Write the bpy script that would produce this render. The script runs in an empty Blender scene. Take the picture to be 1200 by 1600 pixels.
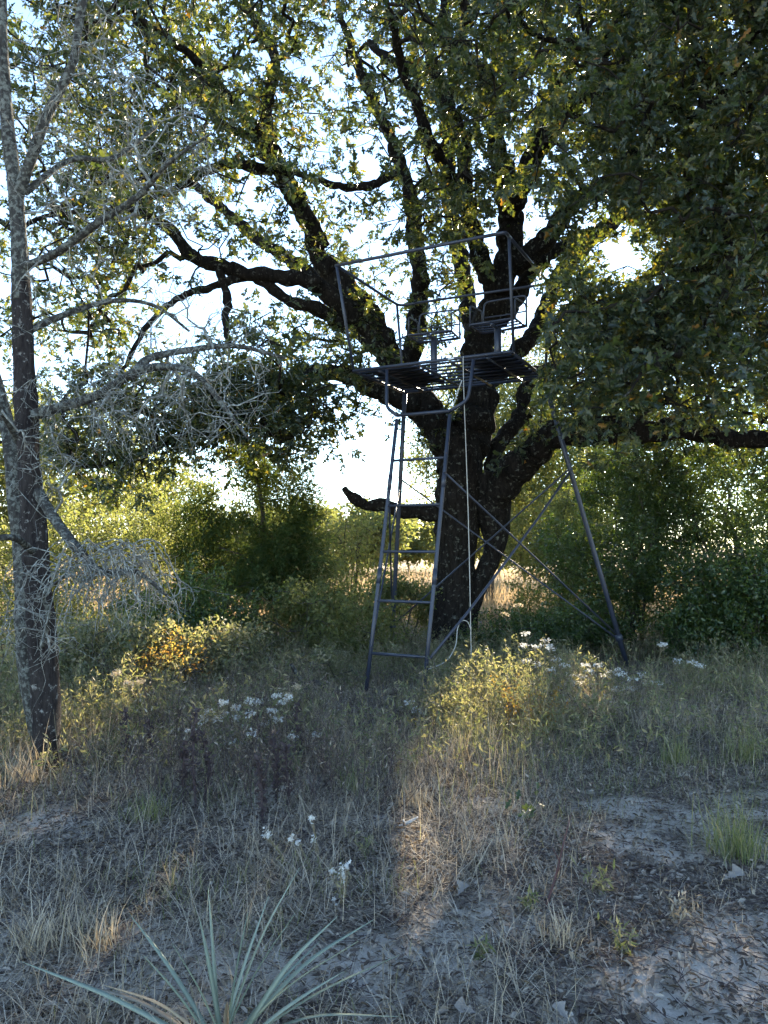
import bpy, math
import numpy as np

rng = np.random.default_rng(11)
SC = bpy.context.scene
COL = SC.collection

# ---------------------------------------------------------------- camera
F, HZ, CH = 1202.0, 862.0, 1.6            # focal length and horizon row in photo pixels, eye height
PITCH = math.atan((HZ - 800) / F)
cam_d = bpy.data.cameras.new('camera')
cam = bpy.data.objects.new('camera', cam_d); COL.objects.link(cam)
cam.location = (0, 0, CH)
cam.rotation_euler = (math.radians(90) + PITCH, 0, 0)
cam_d.sensor_fit = 'VERTICAL'; cam_d.sensor_height = 36.0
cam_d.lens = 36.0 * F / 1600.0
cam_d.clip_start = 0.05; cam_d.clip_end = 3000
SC.camera = cam


def px(x, y, Y):
    """the point at ground distance Y that is seen at photo pixel x, y"""
    u, v = (x - 600) / F, (800 - y) / F
    dy = math.cos(PITCH) - math.sin(PITCH) * v
    dz = math.sin(PITCH) + math.cos(PITCH) * v
    return np.array([u / dy * Y, Y, CH + dz / dy * Y])


def proj(P):
    P = np.asarray(P, float)
    c, s = math.cos(PITCH), math.sin(PITCH)
    z = P[..., 2] - CH
    fw = P[..., 1] * c + z * s
    return 600 + F * P[..., 0] / fw, 800 - F * (-P[..., 1] * s + z * c) / fw


# ---------------------------------------------------------------- sky and sun
sd = px(975, 405, 1.0) - np.array([0, 0, CH]); SUN = sd / np.linalg.norm(sd)     # towards the sun
ELEV, AZ = math.asin(SUN[2]), math.atan2(SUN[0], SUN[1])
world = bpy.data.worlds.new('World'); SC.world = world; world.use_nodes = True
wn = world.node_tree
sky = wn.nodes.new('ShaderNodeTexSky'); sky.sky_type = 'NISHITA'
sky.sun_disc = False; sky.sun_elevation = ELEV; sky.sun_rotation = AZ
sky.air_density = 0.85; sky.dust_density = 0.02; sky.ozone_density = 3.3
bg = wn.nodes['Background']; bg.inputs['Strength'].default_value = 0.15
wn.links.new(sky.outputs[0], bg.inputs['Color'])
sl = bpy.data.lights.new('sun', 'SUN'); sun = bpy.data.objects.new('sun', sl); COL.objects.link(sun)
sl.energy = 5.0; sl.angle = math.radians(0.53); sl.color = (1.0, 0.94, 0.83)
from mathutils import Vector, Matrix
sun.rotation_euler = Vector(SUN).to_track_quat('Z', 'Y').to_euler()
sun.location = (6, 20, 12)
vs = SC.view_settings
vs.view_transform = 'Standard'; vs.look = 'None'; vs.gamma = 1.0; vs.exposure = 2.3
vs.use_curve_mapping = False
vs.use_white_balance = True; vs.white_balance_temperature = 7800; vs.white_balance_tint = 10
SC.cycles.max_bounces = 5; SC.cycles.diffuse_bounces = 3; SC.cycles.transmission_bounces = 4
SC.cycles.glossy_bounces = 2; SC.cycles.use_denoising = True
SC.cycles.sample_clamp_indirect = 6.0
SC.cycles.use_adaptive_sampling = True; SC.cycles.adaptive_threshold = 0.02


# ---------------------------------------------------------------- noise and terrain
class VNoise:
    def __init__(self, seed, n=256):
        self.g = np.random.default_rng(seed).random((n, n)); self.n = n

    def one(self, x, y):
        xi, yi = np.floor(x).astype(int), np.floor(y).astype(int)
        fx, fy = x - xi, y - yi
        fx, fy = fx * fx * (3 - 2 * fx), fy * fy * (3 - 2 * fy)
        g, n = self.g, self.n
        a, b = g[xi % n, yi % n], g[(xi + 1) % n, yi % n]
        c, d = g[xi % n, (yi + 1) % n], g[(xi + 1) % n, (yi + 1) % n]
        return (a * (1 - fx) + b * fx) * (1 - fy) + (c * (1 - fx) + d * fx) * fy

    def __call__(self, x, y, octv=3):
        x, y = np.asarray(x, float), np.asarray(y, float)
        s, a, t = 0, 1.0, 0
        for k in range(octv):
            s = s + a * self.one(x * 2 ** k + 17.3 * k, y * 2 ** k - 9.1 * k); t += a; a *= .5
        return s / t


N1, N2, N3, N4 = VNoise(1), VNoise(2), VNoise(3), VNoise(4)


def gz(x, y):
    x, y = np.asarray(x, float), np.asarray(y, float)
    near = np.exp(-np.maximum(0, y - 14) / 12)
    z = (N1(x * .5 + 50, y * .5 + 50, 3) - .5) * .16 * near + (N2(x * 3 + 50, y * 3 + 50, 3) - .5) * .05 * near
    far = np.maximum(0, y - 25)
    return z + .004 * far + 1.2 * (N3(x * .02 + 30, y * .02 + 30, 2) - .5) * np.minimum(1, far / 60)


def sand(x, y):
    """bare pale sand between the litter: 0 none, 1 bare"""
    m = N3(x * 1.3 + 80, y * 1.3 + 40, 4) + .30 * (N4(x * 6 + 20, y * 6, 2) - .5)
    # barest on the track in the foreground
    g = np.interp(y, [2, 3.5, 5, 6.5, 9], [.09, .09, .04, -.06, -.25])
    g = g + .06 * np.clip((np.asarray(x) - .2) / 1.5, -1, 1)
    return np.clip((m + g - .615) / .13, 0, 1)


# ---------------------------------------------------------------- mesh helpers
def mk(name, V, Fs, mat=None, parent=None, smooth=False, attr=None):
    V = np.ascontiguousarray(np.asarray(V, np.float32).reshape(-1, 3))
    if isinstance(Fs, np.ndarray): Fs = [Fs]
    Fs = [np.asarray(f, np.int32) for f in Fs if len(f)]
    loops = np.concatenate([f.ravel() for f in Fs])
    tot = np.concatenate([np.full(len(f), f.shape[1], np.int32) for f in Fs])
    start = np.concatenate([[0], np.cumsum(tot)[:-1]]).astype(np.int32)
    me = bpy.data.meshes.new(name)
    me.vertices.add(len(V)); me.vertices.foreach_set('co', V.ravel())
    me.loops.add(len(loops)); me.loops.foreach_set('vertex_index', loops)
    me.polygons.add(len(tot)); me.polygons.foreach_set('loop_start', start)
    me.polygons.foreach_set('loop_total', tot)
    if smooth: me.polygons.foreach_set('use_smooth', np.ones(len(tot), bool))
    if attr is not None:
        for k, a in attr.items():
            at = me.attributes.new(k, 'FLOAT', 'POINT'); at.data.foreach_set('value', np.asarray(a, np.float32))
    me.update(calc_edges=True); me.validate()
    if mat: me.materials.append(mat)
    o = bpy.data.objects.new(name, me); COL.objects.link(o)
    if parent: o.parent = parent
    return o


class MB:
    def __init__(self): self.V, self.F, self.n = [], [], 0

    def add(self, V, Fl):
        V = np.asarray(V, float).reshape(-1, 3)
        if isinstance(Fl, np.ndarray): Fl = [Fl]
        for f in Fl: self.F.append(np.asarray(f) + self.n)
        self.V.append(V); self.n += len(V)
        return self

    def build(self, name, mat, parent=None, smooth=False):
        return mk(name, np.concatenate(self.V), self.F, mat, parent, smooth)


def norm(a):
    a = np.asarray(a, float)
    return a / np.maximum(np.linalg.norm(a, axis=-1, keepdims=True), 1e-9)


def smooth_path(P, R, step):
    """Catmull-Rom through P with radii R, resampled about every step metres"""
    P, R = np.asarray(P, float), np.asarray(R, float)
    A = np.vstack([2 * P[0] - P[1], P, 2 * P[-1] - P[-2]])
    out, rr = [], []
    for i in range(len(P) - 1):
        p0, p1, p2, p3 = A[i], A[i + 1], A[i + 2], A[i + 3]
        m = max(2, int(np.ceil(np.linalg.norm(p2 - p1) / step)))
        t = np.linspace(0, 1, m, endpoint=False)[:, None]
        out.append(.5 * ((2 * p1) + (p2 - p0) * t + (2 * p0 - 5 * p1 + 4 * p2 - p3) * t ** 2 + (3 * p1 - p0 - 3 * p2 + p3) * t ** 3))
        rr.append(R[i] * (1 - t[:, 0]) + R[i + 1] * t[:, 0])
    return np.vstack(out + [P[-1:]]), np.concatenate(rr + [R[-1:]])


def tube(P, R, n=8, bark=0.0, seed=0, cap=True):
    P, R = np.asarray(P, float), np.asarray(R, float)
    if R.ndim == 0: R = np.full(len(P), float(R))
    T = np.gradient(P, axis=0); T = norm(T)
    u = np.cross(T[0], [0, 0, 1.0])
    if np.linalg.norm(u) < .1: u = np.cross(T[0], [0, 1.0, 0])
    U = []
    for t in T:
        u = u - t * np.dot(u, t); u = u / np.linalg.norm(u); U.append(u.copy())
    U = np.array(U); W = np.cross(T, U)
    a = np.arange(n) * 2 * np.pi / n
    r = np.repeat(R[:, None], n, 1)
    if bark:
        L = np.concatenate([[0], np.cumsum(np.linalg.norm(np.diff(P, axis=0), axis=1))])
        nn = VNoise(100 + seed, 64)
        la, aa = np.meshgrid(L, a / (2 * np.pi), indexing='ij')
        wrap = lambda k, f, s: nn((aa * k) % k, la * f + s, 1) * np.abs(2 * aa - 1) + nn(((aa + .5) * k) % k, la * f + s, 1) * (1 - np.abs(2 * aa - 1))
        d = (wrap(3, 1.7, 3) - .5) * .35 + (wrap(9, 5, 9) - .5) * .22 + (wrap(16, 11, 21) - .5) * .2
        r = r * (1 + bark * d)
    V = P[:, None] + r[..., None] * (np.cos(a)[None, :, None] * U[:, None] + np.sin(a)[None, :, None] * W[:, None])
    m = len(P)
    i, j = np.meshgrid(np.arange(m - 1), np.arange(n), indexing='ij')
    q = np.stack([i * n + j, i * n + (j + 1) % n, (i + 1) * n + (j + 1) % n, (i + 1) * n + j], -1).reshape(-1, 4)
    V = V.reshape(-1, 3); Fl = [q]
    if cap:
        k = len(V)
        V = np.vstack([V, P[:1] - T[:1] * R[0] * .02, P[-1:] + T[-1:] * R[-1] * .02])
        jj = np.arange(n)
        Fl.append(np.stack([(jj + 1) % n, jj, np.full(n, k)], -1))
        b = (m - 1) * n
        Fl.append(np.stack([b + jj, b + (jj + 1) % n, np.full(n, k + 1)], -1))
    return V, Fl


def segs(A, B, RA, RB, k=4):
    """many short tapered struts at once"""
    A, B = np.asarray(A, float), np.asarray(B, float)
    T = norm(B - A)
    ref = np.where(np.abs(T[:, 2:3]) > .9, np.array([[1.0, 0, 0]]), np.array([[0, 0, 1.0]]))
    U = norm(np.cross(T, ref)); W = np.cross(T, U)
    a = np.arange(k) * 2 * np.pi / k
    ring = np.cos(a)[None, :, None] * U[:, None] + np.sin(a)[None, :, None] * W[:, None]
    V = np.concatenate([A[:, None] + ring * np.asarray(RA)[:, None, None], B[:, None] + ring * np.asarray(RB)[:, None, None]], 1)
    j = np.arange(k)
    q = np.stack([j, (j + 1) % k, k + (j + 1) % k, k + j], -1)
    n = len(A)
    return V.reshape(-1, 3), (np.arange(n)[:, None, None] * 2 * k + q[None]).reshape(-1, 4)


def scatter(tV, tF, pos, X, Yv, Z, size):
    """copies of a flat template at pos with frame X (across), Yv (along), Z (normal)"""
    n, m = len(pos), len(tV)
    size = np.asarray(size)[:, None, None]
    V = pos[:, None] + size * (tV[None, :, 0:1] * X[:, None] + tV[None, :, 1:2] * Yv[:, None] + tV[None, :, 2:3] * Z[:, None])
    Fq = (np.arange(n)[:, None, None] * m + tF[None]).reshape(-1, tF.shape[1])
    return V.reshape(-1, 3), Fq


def rand_dirs(n, r=rng):
    return norm(r.normal(size=(n, 3)))


def frames(along, nrm):
    Yv = norm(along)
    Z = norm(nrm - Yv * np.sum(nrm * Yv, -1, keepdims=True))
    return np.cross(Yv, Z), Yv, Z


# leaf templates: x across, y along, z out of plane
def outline_leaf(half, fold=.12, curl=.1):
    half = np.asarray(half, float)
    n = len(half)
    mid = np.array([[0, y, -curl * y * y] for y in half[:, 1]])
    R = np.array([[x, y, fold * x * 2 - curl * y * y] for x, y in half])
    L = R * [-1, 1, 1]
    V = np.vstack([mid, R, L]); Fc = []
    for i in range(n - 1):
        for s in (1, 2):
            a, b, c, d = i, i + 1, s * n + i + 1, s * n + i
            tri = [(a, d, c), (a, c, b)]
            if half[i, 0] == 0: tri = [(a, c, b)]
            elif half[i + 1, 0] == 0: tri = [(a, d, b)]
            for t in tri: Fc.append(t if s == 1 else t[::-1])
    return V, np.array(Fc)


OAK = outline_leaf([(0, 0), (.04, .16), (.16, .30), (.07, .42), (.27, .60), (.10, .74), (.13, .88), (0, 1.0)], .20, .16)
OVAL = (np.array([[0, 0, 0], [.24, .45, .05], [0, 1, -.06], [-.24, .45, .05]]), np.array([[0, 1, 2], [0, 2, 3]]))
LANCE = (np.array([[0, 0, 0], [.12, .4, .03], [0, 1, -.12], [-.12, .4, .03]]), np.array([[0, 1, 2], [0, 2, 3]]))
NEEDLE = (np.array([[-.07, 0, 0], [.07, 0, 0], [0, 1, 0]]), np.array([[0, 1, 2]]))


# ---------------------------------------------------------------- materials
def newmat(name):
    m = bpy.data.materials.new(name); m.use_nodes = True
    nt = m.node_tree
    return m, nt, nt.nodes['Principled BSDF'], nt.nodes['Material Output']


def ramp(nt, fac, stops, interp='LINEAR'):
    r = nt.nodes.new('ShaderNodeValToRGB'); r.color_ramp.interpolation = interp
    e = r.color_ramp.elements
    while len(e) < len(stops): e.new(.5)
    for k, (p, c) in enumerate(stops):
        e[k].position = p; e[k].color = (*c, 1)
    nt.links.new(fac, r.inputs[0])
    return r.outputs[0]


def noise(nt, scale, detail=4, rough=.6, coord='Object', stretch=None):
    tc = nt.nodes.new('ShaderNodeTexCoord'); n = nt.nodes.new('ShaderNodeTexNoise')
    n.inputs['Scale'].default_value = scale; n.inputs['Detail'].default_value = detail
    n.inputs['Roughness'].default_value = rough
    src = tc.outputs[coord]
    if stretch:
        mp = nt.nodes.new('ShaderNodeMapping'); mp.inputs['Scale'].default_value = stretch
        nt.links.new(src, mp.inputs[0]); src = mp.outputs[0]
    nt.links.new(src, n.inputs['Vector'])
    return n.outputs['Fac']


def mixc(nt, fac, a, b):
    m = nt.nodes.new('ShaderNodeMix'); m.data_type = 'RGBA'
    for v, s in ((fac, m.inputs[0]), (a, m.inputs[6]), (b, m.inputs[7])):
        if isinstance(v, (int, float)): s.default_value = v
        elif isinstance(v, tuple): s.default_value = (*v, 1)
        else: nt.links.new(v, s)
    return m.outputs[2]


def leaf_mat(name, stops, tstops, trans=.5, rough=.5, spec=.35):
    """thin leaf: reflects one colour, lets another through; each leaf has its own tint"""
    m, nt, p, out = newmat(name)
    geo = nt.nodes.new('ShaderNodeNewGeometry'); oi = nt.nodes.new('ShaderNodeObjectInfo')
    ad = nt.nodes.new('ShaderNodeMath'); ad.operation = 'ADD'; fr_ = nt.nodes.new('ShaderNodeMath'); fr_.operation = 'FRACT'
    nt.links.new(geo.outputs['Random Per Island'], ad.inputs[0]); nt.links.new(oi.outputs['Random'], ad.inputs[1]); nt.links.new(ad.outputs[0], fr_.inputs[0])
    c = ramp(nt, fr_.outputs[0], stops)
    t = ramp(nt, fr_.outputs[0], tstops)
    nt.links.new(c, p.inputs['Base Color'])
    p.inputs['Roughness'].default_value = rough; p.inputs['Specular IOR Level'].default_value = spec
    tr = nt.nodes.new('ShaderNodeBsdfTranslucent'); nt.links.new(t, tr.inputs[0])
    mx = nt.nodes.new('ShaderNodeMixShader'); mx.inputs[0].default_value = trans
    nt.links.new(p.outputs[0], mx.inputs[1]); nt.links.new(tr.outputs[0], mx.inputs[2])
    nt.links.new(mx.outputs[0], out.inputs[0])
    return m


def bark_mat(name, dark, mid, lichen, amount, scale=9, bump=.6, lscale=14):
    m, nt, p, out = newmat(name)
    n1 = noise(nt, scale, 6, .75, 'Object', (1, 1, .22))
    c = ramp(nt, n1, [(.35, dark), (.7, mid)])
    n2 = noise(nt, lscale, 5, .65)
    f = nt.nodes.new('ShaderNodeMapRange'); f.inputs[1].default_value = 1 - amount; f.inputs[2].default_value = 1 - amount + .11
    nt.links.new(n2, f.inputs[0])
    n3 = noise(nt, lscale * 5, 3)
    lc = ramp(nt, n3, [(.3, tuple(v * .6 for v in lichen)), (.7, lichen)])
    nt.links.new(mixc(nt, f.outputs[0], c, lc), p.inputs['Base Color'])
    p.inputs['Roughness'].default_value = .95; p.inputs['Specular IOR Level'].default_value = .1
    b = nt.nodes.new('ShaderNodeBump'); b.inputs['Strength'].default_value = bump; b.inputs['Distance'].default_value = .04
    nt.links.new(n1, b.inputs['Height']); nt.links.new(b.outputs[0], p.inputs['Normal'])
    return m


def plain_mat(name, stops, rough=.7, scale=20, spec=.3, metal=0):
    m, nt, p, out = newmat(name)
    nt.links.new(ramp(nt, noise(nt, scale), stops), p.inputs['Base Color'])
    p.inputs['Roughness'].default_value = rough; p.inputs['Specular IOR Level'].default_value = spec
    p.inputs['Metallic'].default_value = metal
    return m


M = {}
M['oak_leaf'] = leaf_mat('oak_leaf', [(0, (.017, .029, .021)), (.5, (.027, .041, .027)), (.9, (.042, .054, .026)), (.985, (.08, .07, .02)), (1, (.18, .08, .02))],
                         [(0, (.08, .13, .02)), (.55, (.17, .22, .03)), (.9, (.40, .40, .05)), (.985, (.5, .38, .05)), (1, (.55, .25, .03))], .27, .38, .42)
M['yaupon'] = leaf_mat('yaupon_leaf', [(0, (.016, .036, .019)), (.7, (.027, .056, .026)), (1, (.05, .08, .03))],
                       [(0, (.13, .24, .03)), (1, (.38, .44, .06))], .32, .35, .5)
M['shrub'] = leaf_mat('shrub_leaf', [(0, (.055, .075, .035)), (.7, (.085, .105, .05)), (1, (.15, .14, .06))],
                      [(0, (.24, .29, .06)), (1, (.44, .42, .11))], .41, .55, .3)
M['gold_shrub'] = leaf_mat('gold_leaf', [(0, (.12, .10, .035)), (.7, (.17, .13, .045)), (1, (.26, .12, .04))],
                           [(0, (.5, .40, .08)), (1, (.65, .32, .08))], .5, .6, .3)
M['cedar'] = leaf_mat('cedar_needle', [(0, (.017, .038, .016)), (.8, (.030, .058, .021)), (1, (.055, .08, .028))],
                      [(0, (.14, .22, .04)), (1, (.32, .34, .06))], .30, .6, .2)
M['weed'] = leaf_mat('weed_leaf', [(0, (.065, .085, .06)), (.6, (.125, .14, .10)), (1, (.28, .25, .19))],
                     [(0, (.26, .30, .08)), (1, (.52, .44, .16))], .42, .6, .3)
M['straw'] = leaf_mat('dry_grass', [(0, (.20, .17, .13)), (.5, (.38, .32, .245)), (1, (.60, .52, .41))],
                      [(0, (.35, .26, .14)), (1, (.60, .46, .26))], .35, .7, .2)
M['grey_straw'] = leaf_mat('dead_grass', [(0, (.12, .10, .082)), (.5, (.37, .32, .26)), (1, (.68, .60, .49))],
                           [(0, (.28, .22, .16)), (1, (.48, .38, .26))], .22, .8, .15)
M['green_grass'] = leaf_mat('green_grass', [(0, (.075, .10, .05)), (.6, (.15, .165, .09)), (1, (.30, .27, .18))],
                            [(0, (.26, .32, .07)), (1, (.50, .44, .16))], .38, .6, .3)
M['litter'] = leaf_mat('fallen_leaf', [(0, (.055, .042, .036)), (.5, (.15, .12, .10)), (.88, (.30, .25, .20)), (1, (.42, .365, .305))],
                       [(0, (.12, .08, .04)), (1, (.3, .2, .1))], .15, .8, .2)
M['field'] = leaf_mat('field_grass', [(0, (.26, .18, .11)), (1, (.42, .31, .19))], [(0, (.5, .34, .18)), (1, (.7, .5, .28))], .4, .8, .1)
M['white_petal'] = leaf_mat('white_petal', [(0, (.62, .61, .58)), (1, (.82, .81, .77))], [(0, (.7, .68, .6)), (1, (.8, .78, .7))], .35, .7, .2)
M['tan_petal'] = leaf_mat('tan_petal', [(0, (.42, .34, .24)), (1, (.60, .50, .36))], [(0, (.6, .45, .28)), (1, (.7, .55, .36))], .35, .7, .2)
M['yucca'] = leaf_mat('yucca_leaf', [(0, (.16, .21, .165)), (1, (.25, .30, .235))], [(0, (.2, .3, .12)), (1, (.3, .4, .15))], .12, .42, .5)
M['stem'] = plain_mat('weed_stem', [(.3, (.14, .11, .07)), (.7, (.26, .21, .13))], .8, 30)
M['dark_stem'] = plain_mat('dark_stem', [(.3, (.035, .025, .03)), (.7, (.085, .06, .06))], .85, 30)
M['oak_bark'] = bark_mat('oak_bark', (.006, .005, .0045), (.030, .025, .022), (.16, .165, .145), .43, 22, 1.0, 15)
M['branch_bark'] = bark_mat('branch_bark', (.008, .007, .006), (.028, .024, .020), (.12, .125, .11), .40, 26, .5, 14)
M['left_bark'] = bark_mat('pitted_bark', (.018, .015, .016), (.06, .052, .05), (.36, .35, .33), .42, 26, .9, 24)
M['lichen_bark'] = bark_mat('lichen_bark', (.035, .033, .032), (.10, .097, .09), (.25, .265, .24), .52, 34, 1.0, 26)
M['lichen_twig'] = bark_mat('lichen_twig', (.11, .11, .10), (.21, .212, .197), (.43, .45, .42), .52, 40, .3, 30)
M['shrub_bark'] = bark_mat('shrub_bark', (.05, .042, .036), (.11, .10, .085), (.2, .2, .18), .35, 30, .3, 30)


def painted_steel():
    m, nt, p, out = newmat('painted_steel')
    c = ramp(nt, noise(nt, 6, 5), [(.3, (.020, .027, .045)), (.75, (.034, .043, .068))])
    w = noise(nt, 45, 6, .75)
    f = nt.nodes.new('ShaderNodeMapRange'); f.inputs[1].default_value = .60; f.inputs[2].default_value = .68
    nt.links.new(w, f.inputs[0])
    nt.links.new(mixc(nt, f.outputs[0], c, (.15, .085, .055)), p.inputs['Base Color'])
    p.inputs['Roughness'].default_value = .42; p.inputs['Specular IOR Level'].default_value = .5
    b = nt.nodes.new('ShaderNodeBump'); b.inputs['Strength'].default_value = .15; b.inputs['Distance'].default_value = .003
    nt.links.new(w, b.inputs['Height']); nt.links.new(b.outputs[0], p.inputs['Normal'])
    return m


M['steel'] = painted_steel()
M['mat'] = plain_mat('rubber_mat', [(.3, (.016, .022, .045)), (.7, (.028, .036, .065))], .75, 25)
M['cord'] = plain_mat('white_cord', [(.3, (.36, .35, .32)), (.7, (.55, .53, .49))], .8, 60)
M['sticker'] = plain_mat('white_sticker', [(.3, (.7, .7, .7)), (.7, (.8, .8, .8))], .5, 40)


def ground_mat():
    m, nt, p, out = newmat('ground')
    at = nt.nodes.new('ShaderNodeAttribute'); at.attribute_name = 'sand'
    fd = nt.nodes.new('ShaderNodeAttribute'); fd.attribute_name = 'field'
    n1 = noise(nt, 22, 8, .75); n2 = noise(nt, 130, 5, .7)
    lit = ramp(nt, n1, [(.32, (.06, .048, .044)), (.5, (.17, .14, .122)), (.68, (.40, .345, .29))])
    snd = ramp(nt, n1, [(.3, (.46, .405, .35)), (.7, (.70, .63, .55))])
    mr = nt.nodes.new('ShaderNodeMath'); mr.operation = 'ADD'
    mm = nt.nodes.new('ShaderNodeMath'); mm.operation = 'MULTIPLY_ADD'
    nt.links.new(n2, mm.inputs[0]); mm.inputs[1].default_value = 1.6; mm.inputs[2].default_value = -.9
    nt.links.new(mm.outputs[0], mr.inputs[0]); nt.links.new(at.outputs['Fac'], mr.inputs[1]); mr.use_clamp = True
    c = mixc(nt, mr.outputs[0], lit, snd)
    fld = ramp(nt, n1, [(.3, (.22, .16, .09)), (.7, (.40, .29, .17))])
    nt.links.new(mixc(nt, fd.outputs['Fac'], c, fld), p.inputs['Base Color'])
    p.inputs['Roughness'].default_value = .95; p.inputs['Specular IOR Level'].default_value = .1
    b = nt.nodes.new('ShaderNodeBump'); b.inputs['Strength'].default_value = .8; b.inputs['Distance'].default_value = .03
    nt.links.new(n2, b.inputs['Height']); nt.links.new(b.outputs[0], p.inputs['Normal'])
    return m


M['ground'] = ground_mat()
M['crumb'] = leaf_mat('soil_crumb', [(0, (.10, .08, .07)), (.5, (.28, .245, .21)), (1, (.58, .52, .45))], [(0, (.1, .1, .1)), (1, (.1, .1, .1))], 0.0, .95, .1)


# ---------------------------------------------------------------- tagging
def tag(o, label=None, cat=None, group=None, kind=None):
    if label: o['label'] = label
    if cat: o['category'] = cat
    if group: o['group'] = group
    if kind: o['kind'] = kind
    return o


def empty(name, loc, label, cat, group=None):
    o = bpy.data.objects.new(name, None); COL.objects.link(o)
    o.location = [float(v) for v in loc]; o.empty_display_size = .2
    BASE[o.name] = np.array(loc, float)
    return tag(o, label, cat, group)


BASE = {}


def part(name, V, Fs, mat, root, smooth=False, kind=None, top=None):
    """a part given in world coordinates, under the thing's empty (or under a part of it)"""
    off = BASE[(top or root).name]
    o = mk(name, np.asarray(V) - off, Fs, mat, root, smooth)
    if kind: o['kind'] = kind
    return o


# ---------------------------------------------------------------- the sunlit gaps: lines of open air from a sunny spot to the sun
def ground_px(x, y, h=0.0):
    d = px(x, y, 1.0) - np.array([0, 0, CH])
    return px(x, y, (h - CH) / d[2])


GAPS = [(ground_px(628, 1345), .13), (px(740, 1080, 7.6), .30), (px(800, 1110, 7.3), .24), (px(695, 1100, 7.6), .22),
        (ground_px(150, 1440), .13), (px(25, 1210, 5.2), .14), (px(275, 1000, 8.4), .3), (px(548, 1200, 6.0), .14),
        (px(170, 920, 5.2), .3), (ground_px(920, 1110), .2), (np.array([0, 0, CH]), .08)]


def in_gap(P, grow=0.0):
    bad = np.zeros(len(P), bool)
    for c, r in GAPS:
        w = P - c; t = w @ SUN
        d = np.linalg.norm(w - t[:, None] * SUN, axis=1)
        bad |= (t > 1.2) & (d < r + grow)
    return bad


# ================================================================ THE GROUND
def spaced(a, b, fine, lo, hi, k=1.18):
    v = list(np.arange(a, b, fine)); s = fine
    up = v[-1]
    while up < hi: s *= k; up += s; v.append(up)
    s = fine; dn = v[0]
    while dn > lo: s *= k; dn -= s; v.insert(0, dn)
    return np.array(v)


gx = spaced(-4.5, 4.5, .055, -700, 700); gy = spaced(2.0, 9.0, .055, -60, 1500)
GX, GY = np.meshgrid(gx, gy, indexing='ij')
GZ = gz(GX, GY) + .02 * sand(GX, GY) * 0
n0, n1 = GX.shape
ii, jj = np.meshgrid(np.arange(n0 - 1), np.arange(n1 - 1), indexing='ij')
gq = np.stack([ii * n1 + jj, (ii + 1) * n1 + jj, (ii + 1) * n1 + jj + 1, ii * n1 + jj + 1], -1).reshape(-1, 4)
fieldness = np.clip((GY - 17) / 5, 0, 1)
ground = mk('ground', np.stack([GX, GY, GZ], -1), gq, M['ground'], None, True, {'sand': sand(GX, GY).ravel(), 'field': fieldness.ravel()})
tag(ground, 'sandy ground strewn with dead leaves and thin grass', None, None, 'structure')


# ================================================================ growing branches
def grow(start, attract, bias=.35, sub=1, wob=.16, r0=rng):
    """ties every attractor to the nearest wood; returns segments, descendants, nodes"""
    nodes = [p for p in start]; parent = [-1] * len(start); plen = [0.0] * len(start)
    A = np.asarray(attract); N = len(A)
    S = np.asarray(start)
    best = np.full(N, 1e9); bi = np.zeros(N, int)
    for c in range(0, N, 500):
        D = np.linalg.norm(A[c:c + 500, None] - S[None], axis=2)
        bi[c:c + 500] = D.argmin(1); best[c:c + 500] = D.min(1)
    cost = best.copy(); done = np.zeros(N, bool); endnode = np.zeros(N, int)
    for _ in range(N):
        k = np.where(done, 1e9, cost).argmin(); done[k] = True
        a = nodes[bi[k]]; b = A[k]; L = np.linalg.norm(b - a)
        m = max(1, int(L / .22) + sub - 1) + 1
        prev = bi[k]; new = []
        w1, w2, w3 = r0.normal(size=3) * wob * .55, r0.normal(size=3) * wob * .45, r0.normal(size=3) * wob * .3
        for q in range(1, m + 1):
            t = q / m
            p = a + (b - a) * t
            if q < m: p = p + (w1 * np.sin(np.pi * t) + w2 * np.sin(2 * np.pi * t) + w3 * np.sin(3 * np.pi * t)) * min(L, 1.2) + np.array([0, 0, .06 * L * np.sin(np.pi * t)])
            nodes.append(p); parent.append(prev); plen.append(plen[prev] + L / m); prev = len(nodes) - 1; new.append(prev)
        endnode[k] = prev
        for nd in new:
            c = np.linalg.norm(A - nodes[nd], axis=1) + bias * plen[nd] * .5
            better = (c < cost) & ~done
            cost[better] = c[better]; bi[better] = nd
    return np.array(nodes), np.array(parent), endnode, len(start)


def branch_radii(nodes, parent, endnode, n0, tip=.005, pw=.42, rmax=.12, wt=1.0):
    cnt = np.zeros(len(nodes))
    np.add.at(cnt, endnode, wt)
    for i in range(len(nodes) - 1, n0 - 1, -1):
        if parent[i] >= 0: cnt[parent[i]] += cnt[i]
    return np.minimum(tip * np.maximum(cnt, 1) ** pw, rmax)


# ================================================================ THE OAK
TY = 12.6
PX = TY / F
OAKB = px(712, 1015, TY); OAKB[2] = float(gz(OAKB[0], OAKB[1])) - .05
oak = empty('oak_tree', OAKB, 'huge spreading oak with dark forked trunk behind the metal hunting stand', 'tree')


def limb_pts(spec):
    """spec rows: photo x, photo y, radius in px, depth offset"""
    P = np.array([px(x, y, TY + d) for x, y, r, d in spec])
    R = np.array([r * (TY + d) / F for x, y, r, d in spec])
    return P, R


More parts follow.
